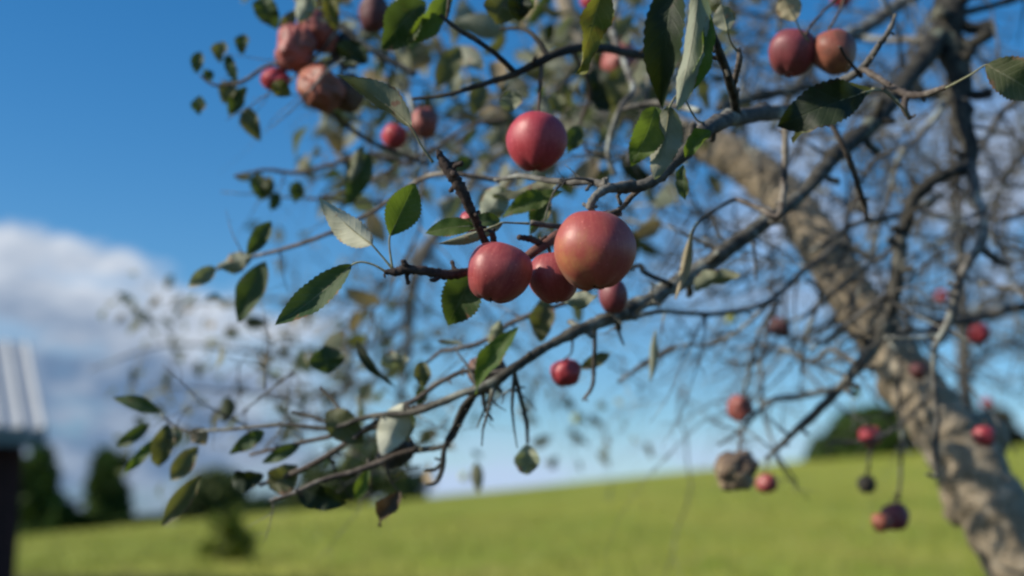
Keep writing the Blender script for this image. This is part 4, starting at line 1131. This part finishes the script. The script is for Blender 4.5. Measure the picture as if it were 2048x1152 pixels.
apple(694, 186, 68, 72, 1.76, 'rotten', 'brown rotten apple tucked behind the cracked orange apple', 20, 0, [(690, 130, 1.75)], 0.25, 10)
apple(692, 100, 62, 74, 1.8, 'black', 'blackened apple in the middle of the upper left bunch', 10, 0, None, 0.3, 11)
apple(550, 160, 62, 46, 1.76, 'crimson', 'small flattened pink red apple partly covered by a yellow green leaf', -10, 0, None, 0.2, 12)
apple(748, 28, 64, 74, 1.85, 'maroon', 'dark maroon apple cut by the top edge beside a big curled leaf', 0, 0, None, 0.12, 13)
apple(848, 246, 56, 58, 1.85, 'withered', 'withered red and black apple left of the long olive leaf tip', 10, 0, None, 0.3, 14)
apple(789, 273, 52, 48, 1.85, 'crimson', 'small pink apple hanging left of the withered red and black one', -8, 0, None, 0.12, 15)
apple(1132, 745, 60, 56, 1.62, 'crimson', 'wrinkled pink red apple hanging under the long lichen bough', 8, 5, [(1143, 705, 1.58), (1145, 670, 1.53)], 0.14, 16, (32, 44))
apple(975, 746, 76, 78, 1.52, 'rotten', 'rotten dark brown apple with an orange patch crossed by a long leaf', 0, 0, None, 0.22, 17, (32, 44))
apple(1226, 592, 58, 72, 1.5, 'plum', 'dark brownish red apple half hidden under the biggest apple', 0, 0, [(1240, 560, 1.52), (1250, 545, 1.55)], 0.05, 18)
apple(1479, 815, 50, 52, 2.2, 'withered', 'withered pinkish brown apple on the twig above the field skyline', -8, 0, None, 0.25, 19)
apple(1560, 655, 42, 42, 2.4, 'maroon', 'small dark maroon apple silhouetted against blue sky left of the trunk', 0, 0, None, 0.15, 20)
apple(1960, 667, 42, 42, 2.6, 'crimson', 'bright red little apple right of the upright grey stem', 5, 0, None, 0.1, 21)
apple(1874, 668, 46, 42, 2.5, 'maroon', 'dark shaded apple with a red rim behind the hanging twig', 0, 0, None, 0.15, 22)
apple(1741, 872, 46, 44, 2.3, 'crimson', 'little red apple in front of the dark green crest bush', 0, 0, None, 0.12, 23)
apple(1533, 966, 42, 40, 2.3, 'red', 'small red apple right beside the tan mottled dried fruit', 5, 0, [(1532, 930, 2.3), (1540, 912, 2.2)], 0.12, 24)
apple(1733, 968, 36, 36, 2.4, 'black', 'small dark olive dried apple hanging before the bright meadow', 0, 0, [(1734, 948, 2.36)], 0.2, 25)
apple(1790, 1034, 56, 54, 2.25, 'plum', 'dark red apple of the lowest hanging pair before the meadow', 8, 0, [(1792, 1005, 2.28), (1796, 985, 2.3)], 0.12, 26)
apple(1763, 1045, 40, 36, 2.2, 'orange', 'orange shrivelled apple of the lowest hanging pair', -15, 0, [(1775, 1015, 2.25), (1796, 985, 2.3)], 0.25, 27)
apple(1968, 872, 46, 42, 2.2, 'crimson', 'little red apple hanging beside the thick lower trunk', 0, 0, None, 0.12, 28)
apple(1838, 742, 36, 32, 2.2, 'maroon', 'small brownish red apple hanging in front of the trunk', 0, 0, None, 0.2, 29)
apple(1471, 942, 84, 76, 2.0, 'mummy', 'tan mottled dried fruit hanging on the field skyline', 0, 0, [(1478, 905, 2.05), (1482, 862, 2.2)], 0.42, 30, (36, 48))
apple(790, 906, 78, 56, 1.56, 'black', 'black fuzzy rotten apple under the whitish leaf', 30, 0, None, 0.3, 31, (32, 44))
apple(1242, 124, 72, 74, 2.0, 'withered', 'brown withered apple half hidden behind dark leaves at the top', 0, 0, None, 0.25, 32)
apple(1180, 2, 40, 36, 2.1, 'crimson', 'pinkish apple peeping in at the top edge beside the yellow leaf', 0, 0, None, 0.1, 33)
apple(1682, -2, 42, 34, 2.2, 'crimson', 'red apple cut by the top edge above the twin apples', 0, 0, None, 0.1, 34)
apple(942, 444, 46, 44, 1.42, 'crimson', 'pink apple showing behind the broken lichen stub', 0, 0, None, 0.1, 35)
apple(1462, 636, 23, 23, 3.0, 'green', 'tiny yellow green apple left of the small dark maroon apple', 0, 0, None, 0.05, 36, (16, 24))
apple(1712, 787, 19, 20, 3.0, 'green', 'tiny yellow green apple low beside the leaning trunk', 0, 0, None, 0.05, 37, (16, 24))
apple(1154, 838, 20, 20, 4.2, 'green', 'tiny yellow green apple alone in the sky below the wrinkled pink one', 0, 0, None, 0.05, 38, (16, 24))
apple(928, 954, 16, 17, 4.2, 'green', 'tiny pale yellow apple just above the meadow skyline', 0, 0, None, 0.05, 39, (16, 24))
apple(1974, 806, 24, 22, 5.2, 'crimson', 'tiny red apple above the brownish crest bush', 0, 0, None, 0.05, 40, (16, 24))
apple(1885, 592, 26, 22, 4.6, 'crimson', 'tiny red apple high beside the upright grey stem', 0, 0, None, 0.05, 41, (16, 24))
